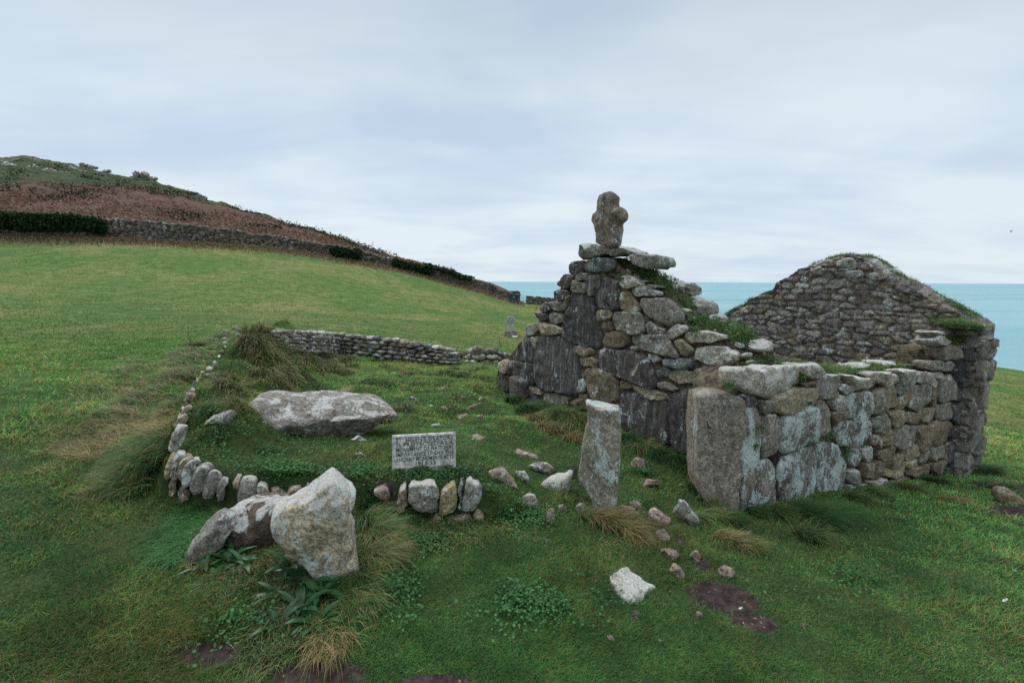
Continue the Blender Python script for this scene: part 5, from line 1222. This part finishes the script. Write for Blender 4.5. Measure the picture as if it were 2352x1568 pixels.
def person(loc, label, jk, tr, hair, h=1.7, stride=.22, face=0., group=None, arm=.12):
    r = empty('person', tuple(loc), label, 'person', group); k = h/1.75; Z = lambda *p: tuple(A_(p)*k)
    st = stride
    body = [Z(0, 0, .95), Z(0, 0, 1.15), Z(0, 0, 1.38), Z(0, 0, 1.48), Z(0, .01, 1.56), Z(0, .03, 1.63), Z(0, .02, 1.71),
            Z(.17, 0, 1.40), Z(.23, -.03-arm*.4, 1.14), Z(.22, .10-arm, .92), Z(.22, .13-arm, .84), Z(-.17, 0, 1.40), Z(-.23, .03+arm*.4, 1.14), Z(-.22, .12+arm, .92), Z(-.22, .15+arm, .84),
            Z(.09, 0, .88), Z(.10, st*.45, .50), Z(.10, st, .09), Z(.10, st+.14, .04), Z(-.09, 0, .88), Z(-.10, -st*.2, .50), Z(-.10, -st*1.1, .12), Z(-.10, -st*1.1+.13, .05)]
    E_ = [(0, 1), (1, 2), (2, 3), (3, 4), (4, 5), (5, 6), (2, 7), (7, 8), (8, 9), (9, 10), (2, 11), (11, 12), (12, 13), (13, 14), (0, 15), (15, 16), (16, 17), (17, 18), (0, 19), (19, 20), (20, 21), (21, 22)]
    R_ = [.13, .12, .12, .055, .06, .10, .085, .055, .04, .032, .036, .055, .04, .032, .036, .08, .055, .04, .035, .08, .055, .04, .035]
    parts = [skin('body', body, E_, [x*k for x in R_], MSK, r, 1)]
    parts.append(skin('jacket', [body[0], body[1], body[2], body[3], body[7], body[8], body[9], body[11], body[12], body[13], Z(0, 0, .86)], [(0, 1), (1, 2), (2, 3), (2, 4), (4, 5), (5, 6), (2, 7), (7, 8), (8, 9), (0, 10)], [x*k for x in (.185, .175, .17, .08, .09, .068, .052, .09, .068, .052, .19)], jk, r, 1))
    parts.append(skin('trousers', [Z(0, 0, .92), body[15], body[16], body[17], body[19], body[20], body[21]], [(0, 1), (1, 2), (2, 3), (0, 4), (4, 5), (5, 6)], [x*k for x in (.15, .105, .078, .06, .105, .078, .06)], tr, r, 1))
    for a_, b_ in ((17, 18), (21, 22)): parts.append(skin('shoe', [body[a_], body[b_]], [(0, 1)], [.055*k, .045*k], MBT, r, 1))
    parts.append(skin('hair', [Z(0, -.01, 1.66), Z(0, .0, 1.74)], [(0, 1)], [.105*k, .085*k], hair, r, 1))
    r.rotation_euler = (0, 0, face); return r
p1 = ground_hit(np.array([1174.]), np.array([697.5]))[0]; p2 = ground_hit(np.array([1187.]), np.array([699.]))[0]
person(p1, 'walker in a dark jacket with one arm swinging, left of the pair on the grass', MJ1, MDN, MH1, 1.62*p1[1]/64, .20, 2.6)
person(p2, 'walker in a navy jacket and blue jeans, right of the pair on the grass', MJ2, MDN, MH1, 1.60*p2[1]/64, .24, 2.9)
for u, v, lb, hr in ((1168, 667.5, 'walker behind the boundary wall with only the top of the head showing, leftmost of three', MH2), (1180.5, 668.5, 'walker behind the wall seen between the heads of the pair', MH1), (1186, 670, 'walker behind the wall just above the navy-jacketed one', MH1)):
    q = atY(u, v, 69.5); person((q[0], q[1], q[2]-1.68), lb, MJ1, MDK, hr, 1.7, .1, .3)
MDG = plain('dog_fur', (.42, .17, .05), .9, .1, .3, 60); dp = ground_hit(np.array([1231.]), np.array([713.]))[0]
dog = empty('dog', tuple(dp), 'small ginger dog trotting on the grass near the gable', 'dog')
kx = .80; D = [(0, 0, .42), (0, .26, .40), (0, -.16, .43), (0, -.30, .56), (0, -.38, .62), (0, -.50, .58), (.08, -.16, .28), (.08, -.18, .04), (-.08, -.16, .28), (-.08, -.10, .04), (.09, .27, .30), (.09, .34, .17), (.09, .30, .03), (-.09, .27, .30), (-.09, .32, .17), (-.09, .24, .03), (0, .38, .46), (0, .50, .58)]
skin('body', [tuple(A_(p)*kx) for p in D], [(0, 1), (0, 2), (2, 3), (3, 4), (4, 5), (2, 6), (6, 7), (2, 8), (8, 9), (1, 10), (10, 11), (11, 12), (1, 13), (13, 14), (14, 15), (1, 16), (16, 17)], [x*kx for x in (.11, .10, .12, .08, .09, .05, .05, .028, .05, .028, .06, .035, .025, .06, .035, .025, .025, .02)], MDG, dog, 1)
for s_ in (-1, 1): skin('ear', [tuple(A_((.05*s_, -.36, .68))*kx), tuple(A_((.09*s_, -.37, .60))*kx)], [(0, 1)], [.03, .02], MDG, dog, 1)
dog.rotation_euler = (0, 0, .3)
bq = atY(2322, 532, 45); gull = empty('gull', tuple(bq), 'gull gliding with raised wings in the sky at the right edge', 'bird')
MGL = plain('gull_feathers', (.12, .13, .15), .8, .2, .2)
skin('body', [(.0, -.02, 0), (.10, 0, .01), (-.14, 0, 0), (.17, 0, .02)], [(0, 1), (0, 2), (1, 3)], [.04, .03, .015, .012], MGL, gull, 1)
for s_ in (-1, 1):
    w = [(0, 0, .02), (s_*.12, .01, .09), (s_*.24, .0, .05)]; V = []
    for (x_, y_, z_), ch in zip(w, (.05, .045, .008)): V += [(x_*.9, y_-ch, z_), (x_*.9, y_+ch, z_), (x_*.9, y_-ch*.8, z_-.008), (x_*.9, y_+ch*.8, z_-.008)]
    Q = []
    for a in (0, 4): Q += [(a, a+4, a+5, a+1), (a+2, a+3, a+7, a+6), (a, a+2, a+6, a+4), (a+1, a+5, a+7, a+3)]
    a_ = Acc(); a_.add(V, Q, []); o = a_.build('wing', MGL, None, origin=None); o.parent = gull
gull.rotation_euler = (0, 0, .2)
# scraps on the turf
def scrap(label, u, v, w_, col, cat='litter'):
    q = ground_hit(np.array([float(u)]), np.array([float(v)]))[0]; a = Acc(); _sid[0] += 1; ang = np.linspace(0, 2*PI, 8, endpoint=False); p2 = np.stack([np.cos(ang)*w_*.5, np.sin(ang)*w_*.22], 1)*rng.uniform(.7, 1.2, (8, 1))
    V, Qq, T = ringstone(p2, .006, .004, N=20, rings=4, noise=.004, nsc=40, seed=_sid[0]); a.add(to3(V, (q+[0, 0, .03], A_([.9, .3, .1]), A_([-.3, .9, .15]), A_([0, -.15, 1]))), Qq, T, (*col, 0), (0, 0, 0, 0)); tag(a.build('scrap', M_STONE), label, cat)
scrap('white scrap lying on the grass at the lower right', 2307, 1387, .045, (.75, .72, .68)); scrap('pale grey scrap on the grass above the white one at the right edge', 2330, 1319, .03, (.35, .38, .42)); scrap('white shell fragment on the bare mud', 1701, 1406, .03, (.7, .7, .7), 'shell')
scrap('orange fruit peel in the dark gap at the wall foot', 1781, 1160, .06, (.75, .16, .03), 'peel')

# ------------------------------------------------------------------ vegetation near the viewer
def on_g(x, y, dz=0): return np.stack([x, y, Hc(x, y)+dz], -1)
# turf blades
N_T = 680000
rr_ = 1/rng.uniform(1/15., 1/1.55, N_T); rr_[: N_T//4] = rng.uniform(2.5, 15, N_T//4)
az_ = np.radians(rng.uniform(-60, 60, N_T)); x = rr_*np.sin(az_); y = rr_*np.cos(az_); mud, dry, path, far = masks(x, y)
q2 = np.stack([x, y], -1); nz = fbm(q2*1.6, 3, 51); nz2 = fbm(q2*5., 2, 52); nz3 = fbm(q2*.5, 2, 57)
keep = (rng.uniform(0, 1, N_T) > mud*1.15+np.clip(-.7-nz2, 0, 1)*1.0)
x, y, rr_, nz, nz2, nz3 = [v[keep] for v in (x, y, rr_, nz, nz2, nz3)]; n = len(x); B3 = on_g(x, y, -.004)
dryp = np.clip(.07+.22*nz+.10*nz2+.05*sm(rr_, 4, 12), 0.02, .5); u_ = rng.uniform(0, 1, n)
col = pick(GREENS, n, .3); col[u_ < dryp] = pick([(.20, .17, .075), (.24, .21, .10), (.17, .14, .06)], (u_ < dryp).sum(), .3)*.85; m_ = (u_ > 1-.22-.2*nz3); col[m_] = pick(OLIVE, m_.sum(), .3)
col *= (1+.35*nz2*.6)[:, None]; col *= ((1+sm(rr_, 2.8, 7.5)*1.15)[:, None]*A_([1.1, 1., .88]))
hgt = rng.uniform(.018, .045, n)*(1+.7*np.clip(nz, -.5, 1))*(1+sm(rr_, 3, 12)*.5); wd = np.maximum(.0026, .00115*rr_)
f = Fol(); f.put(blades(B3, rng.normal(-.5, 1.4, n), hgt, wd, rng.uniform(.2, 1.3, n), col, None, 2, .35)); tag(f.build('grass'), 'short green turf covering the ground around the ruin', 'grass', None, 'stuff')
nF = 260000; rF = 1/rng.uniform(1/70., 1/11., nF); aF = np.radians(rng.uniform(-54, 54, nF)); x = rF*np.sin(aF); y = rF*np.cos(aF); dw, sw, _ = pdist(x, y, [w[:2] for w in WPL]); dc, sc_, _ = pdist(x, y, CLIFF); dp_, _, _ = pdist(x, y, PATHL)
ok = ((sw > 0) | (x > WPL[-1][0])) & (sc_ < 0) & (dp_ > .45); x, y, rF = x[ok], y[ok], rF[ok]; n = len(x); q2 = np.stack([x*.35, y*.8], -1); nz = fbm(q2*.5, 3, 61)+.5*fbm(q2*3, 2, 62)
u_ = rng.uniform(0, 1, n); col = pick([(.075, .165, .035), (.10, .20, .045), (.06, .13, .03)], n, .35); d_ = u_ < np.clip(.28+.55*nz, .03, .85); col[d_] = pick([(.26, .22, .09), (.20, .20, .07), (.32, .25, .12), (.17, .18, .06)], d_.sum(), .3)
f2_ = Fol(); f2_.put(blades(np.stack([x, y, H(x, y)-.01], -1), rng.uniform(0, 2*PI, n), rng.uniform(.025, .06, n)*(1+rF/60), .0011*rF, rng.uniform(.3, 1.3, n), col, None, 1, .4)); tag(f2_.build('grass'), 'cropped yellowish green pasture of the sloping field', 'pasture', None, 'stuff')
# small-leaved ground cover
def cover(name, label, patches, pal, size, per):
    f = Fol()
    for (crop, cx_, cy_, rx_, ry_, dens) in patches:
        n = int(per*dens); a = rng.uniform(0, 2*PI, n); q = np.abs(rng.normal(0, .55, n)); px = zm(crop, np.stack([cx_+np.cos(a)*q*rx_, cy_+np.sin(a)*q*ry_], -1)) if crop else np.stack([cx_+np.cos(a)*q*rx_, cy_+np.sin(a)*q*ry_], -1)
        w = ground_hit(px[:, 0], px[:, 1]); k = fbm(w*5, 2, 9) > -.25; w = w[k]; n = len(w); w = w+rng.normal(0, .012, (n, 3)); w[:, 2] = H(w[:, 0], w[:, 1])+rng.uniform(.015, .055, n)
        f.put(leaves(w, size*rng.uniform(.6, 1.3, n), pick(pal, n), .45, .85))
    tag(f.build(name), label, 'ground cover', None, 'stuff')
cover('leafy_ground_cover', 'small round-leaved green weeds on the bank and in the turf', [(3, 800, 920, 330, 70, 2.4), (3, 1180, 930, 120, 60, .9), (3, 1550, 930, 330, 60, 2.2), (3, 600, 780, 420, 110, 1.6), (3, 300, 600, 130, 150, .7), (3, 1500, 1320, 230, 120, 1.2), (3, 1250, 1120, 80, 60, .5), (4, 300, 850, 280, 90, 1.), (4, 150, 760, 150, 90, .8), (4, 480, 1370, 260, 120, .35), (4, 230, 1350, 260, 180, .5), (4, 400, 1120, 160, 65, .25), (4, 900, 780, 120, 60, .5), (4, 950, 600, 150, 60, .5), (0, 560, 1430, 200, 90, .6), (0, 920, 1350, 110, 120, .6), (0, 1250, 1400, 260, 90, .5), (0, 1950, 1330, 260, 120, .5), (0, 2060, 1160, 130, 45, .3), (4, 590, 1190, 70, 30, .25)],
      [(.065, .175, .05), (.045, .13, .04), (.09, .20, .065), (.04, .105, .035)], .019, 1500)
# long grass
tuf = Fol()
def tuft(u, v, r, n, h, lean, pal, bend=(.8, 1.9), spread=.7, wd=None):
    c = ground_hit(np.array([float(u)]), np.array([float(v)]))[0]; a = rng.uniform(0, 2*PI, n); q = np.sqrt(rng.uniform(0, 1, n))*r; x = c[0]+np.cos(a)*q; y = c[1]+np.sin(a)*q
    tuf.put(blades(on_g(x, y, -.01), lean+rng.normal(0, spread, n), h*rng.uniform(.5, 1.15, n), wd or max(.0042, .0014*c[1]), rng.uniform(*bend, n), pick(pal, n, .3), None, 4, .25))
MIXG = GREENS+OLIVE+DRY[:2]; DK = [(.035, .10, .028), (.05, .125, .035), (.04, .10, .03), (.09, .12, .045)]; TAN = DRY+OLIVE[:1]
rgt, lft, dwn = -.25, PI+.5, -PI/2
for u, v, r, n, h, le, pl_ in ((845, 1195, .06, 420, .20, rgt, MIXG), (862, 1235, .08, 600, .22, rgt, MIXG), (855, 1285, .09, 650, .22, rgt, MIXG+TAN), (835, 1325, .08, 500, .16, rgt, DK+OLIVE), (880, 1275, .07, 400, .16, rgt-.3, TAN),
        (770, 1345, .10, 500, .12, rgt, DK), (700, 1330, .12, 700, .12, -.9, DK+OLIVE), (620, 1290, .12, 500, .10, -1.2, DK+TAN[:2]), (540, 1330, .15, 600, .10, -1.5, MIXG), (660, 1400, .14, 700, .11, -1.5, DK+TAN[:1]), (760, 1420, .14, 700, .12, -1., MIXG), (760, 1480, .10, 400, .13, -1.3, TAN), (820, 1380, .10, 500, .14, -.6, MIXG), (470, 1290, .08, 250, .08, -1.8, TAN), (620, 1490, .15, 500, .09, -1.5, MIXG),
        (1172, 925, .10, 420, .32, -.6, DK), (1200, 948, .12, 650, .34, -.7, DK), (1225, 965, .10, 400, .22, -1.2, TAN), (1290, 960, .14, 700, .30, -1.4, DK+OLIVE), (1325, 975, .12, 650, .32, -1.2, MIXG), (1260, 985, .12, 500, .18, -1.3, TAN), (1310, 1010, .10, 400, .22, -.9, TAN), (1240, 930, .08, 300, .16, -1.4, MIXG), (1345, 1000, .10, 400, .24, -1.3, DK),
        (1440, 1010, .08, 380, .22, -1.5, DK), (1475, 1030, .09, 420, .22, -1.4, MIXG), (1510, 1045, .09, 420, .20, -1.5, DK), (1550, 1060, .08, 420, .20, -1.5, DK), (1590, 1075, .09, 550, .20, -1.3, DK+OLIVE), (1595, 1120, .08, 500, .18, -.8, DK), (1620, 1150, .08, 550, .16, -.7, MIXG), (1640, 1185, .08, 450, .16, -.7, MIXG), (1600, 1190, .06, 250, .13, -.9, MIXG),
        (1365, 1195, .05, 260, .20, -.35, TAN), (1390, 1205, .07, 420, .24, -.25, TAN+OLIVE), (1430, 1220, .07, 420, .22, -.35, TAN+OLIVE), (1340, 1190, .05, 220, .15, -.2, MIXG), (1460, 1240, .06, 300, .12, -.8, TAN), (1400, 1250, .10, 380, .10, -1.2, MIXG),
        (1680, 1200, .07, 400, .16, -.5, DK), (1730, 1180, .08, 450, .14, -.6, DK), (1780, 1180, .08, 500, .18, -.5, DK+OLIVE[:1]), (1830, 1185, .10, 750, .24, -.35, DK), (1880, 1200, .12, 900, .26, -.35, DK), (1920, 1190, .12, 800, .24, -.4, DK), (1850, 1235, .10, 600, .20, -.5, DK+TAN[:1]), (1700, 1250, .10, 550, .15, -.7, DK+TAN), (1660, 1235, .08, 400, .14, -1., TAN+OLIVE),
        (1960, 1145, .10, 500, .16, -.8, DK+OLIVE), (2010, 1130, .10, 450, .14, -.9, MIXG), (2080, 1120, .12, 450, .14, -.9, MIXG), (2140, 1105, .12, 450, .15, -.8, DK), (2210, 1085, .14, 600, .22, -.7, DK), (2250, 1085, .15, 700, .24, -.5, DK), (2285, 1120, .12, 500, .18, -.4, MIXG), (2180, 1150, .12, 400, .12, -.9, TAN),
        (1066, 822, .16, 320, .34, -1.8, TAN+OLIVE), (945, 960, .08, 260, .14, -1.5, MIXG), (925, 938, .10, 320, .18, -1.2, MIXG), (880, 960, .08, 320, .16, -1.4, TAN), (905, 940, .08, 300, .14, -1.0, MIXG), (670, 905, .12, 260, .12, 1.6, TAN), (790, 905, .10, 240, .14, 1.3, TAN), (1180, 905, .08, 200, .16, -1.2, DK), (700, 998, .14, 260, .07, -1.5, DK)):
    tuft(u, v, r, n, h, le, pl_)
# long wind-combed grass on the outer slope of the bank, the far crest and inside the enclosure
def field_tufts(poly, count, n, h, lean, pal, r=.10, **k):
    pp = A_(P(poly)); lo = pp.min(0); hi = pp.max(0); i = 0
    while i < count:
        p = rng.uniform(lo, hi); ins = False; j = len(pp)-1
        for a in range(len(pp)):
            if (pp[a, 1] > p[1]) != (pp[j, 1] > p[1]) and p[0] < (pp[j, 0]-pp[a, 0])*(p[1]-pp[a, 1])/(pp[j, 1]-pp[a, 1])+pp[a, 0]: ins = not ins
            j = a
        if ins: tuft(p[0], p[1], r, n, h*random.uniform(.7, 1.2), lean, pal, **k); i += 1
field_tufts('385,1030 330,1000 290,1070 270,1110 330,1130 380,1110', 26, 150, .18, -2.4, MIXG+DK)
field_tufts('400,960 330,940 200,990 120,1040 250,1060 330,1010 395,1000', 70, 55, .13, -2.7, DRY+OLIVE[:2], .09)
field_tufts('480,790 380,830 300,900 240,960 330,960 400,900', 26, 55, .13, -2.7, DRY+OLIVE[:1], .08)
field_tufts('200,900 120,1000 100,1080 240,1060 300,960', 26, 45, .09, -2.7, DRY[:2]+OLIVE, .10)
field_tufts('330,1060 230,1080 200,1140 300,1130', 16, 60, .10, -2.6, DRY[:2]+OLIVE, .08)
field_tufts('440,870 390,830 330,900 250,950 330,960 420,930', 50, 80, .15, -2.6, MIXG+TAN[:1])
field_tufts('520,770 470,775 400,820 380,880 440,880 500,820', 70, 60, .22, -2.7, TAN+MIXG[:5], .14)
field_tufts('420,790 300,830 180,880 150,950 300,930 400,850', 50, 50, .12, -2.7, MIXG+TAN[:2], .15)
field_tufts('640,770 570,760 560,800 600,880 640,880 630,830', 60, 60, .26, -1.0, TAN+OLIVE+DK, .12)
field_tufts('525,860 560,850 560,900 540,960 515,920', 14, 100, .18, -1.6, TAN[:2]+OLIVE+DK)
field_tufts('640,800 800,820 840,860 640,870', 50, 60, .22, -1.2, MIXG+TAN[:3], .16)
field_tufts('640,870 1100,850 1160,900 1000,900 700,900', 60, 60, .10, -1.2, DK+OLIVE, .14)
field_tufts('860,830 1100,840 1120,870 900,860', 30, 70, .14, -1.2, MIXG, .15)
field_tufts('1040,900 1160,930 1240,1040 1180,1060 1060,960', 26, 60, .06, -1.3, MIXG, .12)
field_tufts('520,1200 420,1290 380,1300 400,1200 440,1160', 30, 120, .09, -2.0, GREENS, .12)
field_tufts('900,1180 1150,1190 1200,1240 950,1260', 26, 90, .09, -1.2, MIXG+TAN[:1], .10)
tag(tuf.build('long_grass'), 'long wind-blown green and straw-coloured grass around the walls and boulders', 'long grass', None, 'stuff')
# dry grass at the foot of the boundary wall
n = 34000; sW = rng.uniform(0, 1, n); uq = -300+sW*1500; Yq = np.interp(uq, us_, [w[2] for w in WALLP]); vq = np.interp(uq, us_, [w[1] for w in WALLP]); b = atY(uq, vq, Yq); off = rng.exponential(.8, n)+.3; x = b[:, 0]+off*.12; y = b[:, 1]-off; f = Fol()
f.put(blades(np.stack([x, y, H(x, y)-.03], -1), rng.uniform(0, 2*PI, n), rng.uniform(.3, .75, n)*np.exp(-off*.3), .08, rng.uniform(.3, 1.4, n), pick([(.40, .28, .17), (.32, .22, .14), (.24, .18, .11), (.20, .14, .12), (.26, .24, .10)], n, .3), None, 2)); tag(f.build('dry_grass'), 'straw-coloured dead grass along the foot of the long boundary wall', 'dry grass', None, 'stuff')

a = Acc()
for (u, v, rx, ry) in MUD:
    c = _mudc[(u, v)]
    for _ in range(14 if v < 1480 else 5):
        g = rng.normal(0, .45, 2)*[rx, ry]; x = c[0]+g[0]; y = c[1]+g[1]; z = float(Hc(np.array([x]), np.array([y]))[0]); w = random.uniform(.004, .012); _sid[0] += 1
        an = np.linspace(0, 2*PI, 7, endpoint=False); V, Q, T = ringstone(np.stack([np.cos(an)*w, np.sin(an)*w*.7], 1)*rng.uniform(.7, 1.2, (7, 1)), w*.5, w*.4, fn=2.4, bn=3, N=12, rings=4, noise=.001, seed=_sid[0], facet=0); cc, pr = kind(random.choice('dbbdpn'))
        an = random.uniform(0, PI); a.add(to3(V, (A_([x, y, z]), A_([math.cos(an), math.sin(an), 0]), A_([-math.sin(an), math.cos(an), 0]), A_([0, 0, 1.]))), Q, T, cc, pr)
tag(a.build('pebbles', M_STONE), 'small pinkish pebbles scattered over the bare muddy patches', 'pebbles', None, 'stuff')
# broad-leaved plants
def rosette(label, u, v, n, ln, wd, col, up=.9, group='broad-leaved plants by the boulders', dz=0.):
    c = ground_hit(np.array([float(u)]), np.array([float(v)]))[0]; f = Acc(); sg_ = 7
    for i in range(n):
        a = i*2.399+random.uniform(-.3, .3); L_ = ln*random.uniform(.6, 1.15); e = up*random.uniform(.55, 1.25); w = wd*random.uniform(.8, 1.2); s_ = np.linspace(0, 1, sg_+1)
        ang = e-s_*random.uniform(.9, 1.7); dr = np.concatenate([[0], np.cumsum(np.cos(ang[:-1])/sg_)])*L_; dz_ = np.concatenate([[0], np.cumsum(np.sin(ang[:-1])/sg_)])*L_
        w_ = w*np.sin(PI*np.clip(s_*.93+.06, 0, 1))**.8*.5; d = A_([math.cos(a), math.sin(a), 0]); sd_ = A_([-d[1], d[0], 0]); m = c+d*dr[:, None]+A_([0, 0, 1])*(dz_[:, None]+dz)
        V = np.concatenate([m-sd_*w_[:, None]+[0, 0, .002], m-[0, 0, .0035], m+sd_*w_[:, None]+[0, 0, .002]]); k = sg_+1; j = np.arange(sg_)
        cc = A_(col)*random.uniform(.7, 1.3); f.add(V, np.concatenate([np.stack([j, j+k, j+k+1, j+1], 1), np.stack([j+k, j+2*k, j+2*k+1, j+k+1], 1)]), [], (*cc, 0))
    tag(f.build('plantain', M_LEAF, None, True), label, 'plant', group)
M_LEAF = M_GRASS.copy(); M_LEAF.name = 'broad_leaf'
for n_ in M_LEAF.node_tree.nodes:
    if n_.type == 'BSDF_PRINCIPLED': n_.inputs['Roughness'].default_value = .4; n_.inputs['Specular IOR Level'].default_value = .5
DG = (.032, .10, .03)
for u, v, n, ln, wd, lb in ((498, 1262, 16, 0.180, 0.033, 'dark broad-leaved plant at the foot of the narrow leaning boulder'), (525, 1290, 16, 0.180, 0.035, 'dark broad-leaved plant below the brown boulder, left one'), (470, 1305, 12, 0.132, 0.030, 'broad-leaved plant at the lowest tip of the narrow boulder'), (560, 1300, 12, 0.144, 0.030, 'broad-leaved plant below the middle of the brown boulder'),
        (668, 1300, 18, 0.192, 0.035, 'leafy plant between the brown and the triangular boulder'), (700, 1345, 22, 0.204, 0.037, 'largest clump of long dark leaves below the triangular boulder'), (735, 1370, 18, 0.192, 0.040, 'leafy clump right under the foot of the triangular boulder'), (645, 1375, 14, 0.168, 0.035, 'leafy plant left of the largest clump'), (690, 1410, 16, 0.180, 0.037, 'leafy plant just below the largest clump'), (640, 1440, 12, 0.156, 0.035, 'leafy plant furthest down the slope, left'), (725, 1440, 12, 0.156, 0.035, 'leafy plant furthest down the slope, right')):
    rosette(lb, u, v, n, ln, wd, DG)
for u, v, lb in ((1186, 1340, 'small pale rosette in the foreground turf above the others'), (1335, 1232, 'dark leafy rosette below the pillar'), (1248, 1240, 'dark leafy plant below the small white stones'), (1290, 1385, 'small pale rosette right of the middle of the foreground'), (1235, 1392, 'pale rosette in the centre foreground turf'), (1195, 1400, 'pale rosette lowest left of the foreground three'), (1062, 1076, 'single leafy sprout growing in front of the sign'), (1170, 1165, 'leafy plant just below the pointed pale stone'), (1950, 1300, 'small rosette in the right foreground turf')):
    rosette(lb, u, v, 11, .075, .020, (.05, .13, .045), .5, 'small leafy rosettes in the turf')
# bare stem on the bank
q = ground_hit(np.array([443.]), np.array([812.]))[0]; a = Acc(); pz = [q, q+[-.02, 0, .18], q+[-.05, 0, .36], q+[-.06, 0, .50]]
for i in range(3): a.add(*tube(pz[i], pz[i+1], .010-.002*i, 6), c=(.05, .04, .03, 0))
a.add(*tube(pz[1], pz[1]+A_([.05, 0, .09]), .004, 5), c=(.05, .04, .03, 0)); tag(a.build('dead_stem', M_CORE), 'thin bare dead stem standing on the outer slope of the bank', 'dead stem')
for u, v, lb in ((667, 870, 'dead brown stalks near the dry crest grass, left of the others'), (796, 845, 'dead brown stalks in front of the middle of the dry-stone wall'), (700, 860, 'dead brown stalks between the crest grass and the dry-stone wall'), (1150, 800, 'thin dead stalks behind the small heap of rounded stones')):
    q = ground_hit(np.array([float(u)]), np.array([float(v)]))[0]; a = Acc()
    for j in range(5): a.add(*tube(q, q+A_([random.uniform(-.12, .12), random.uniform(-.1, .1), random.uniform(.25, .45)]), .004, 5), c=(.10, .07, .05, 0))
    tag(a.build('dead_stem', M_CORE), lb, 'dead stem', 'dead stalks in the enclosure')
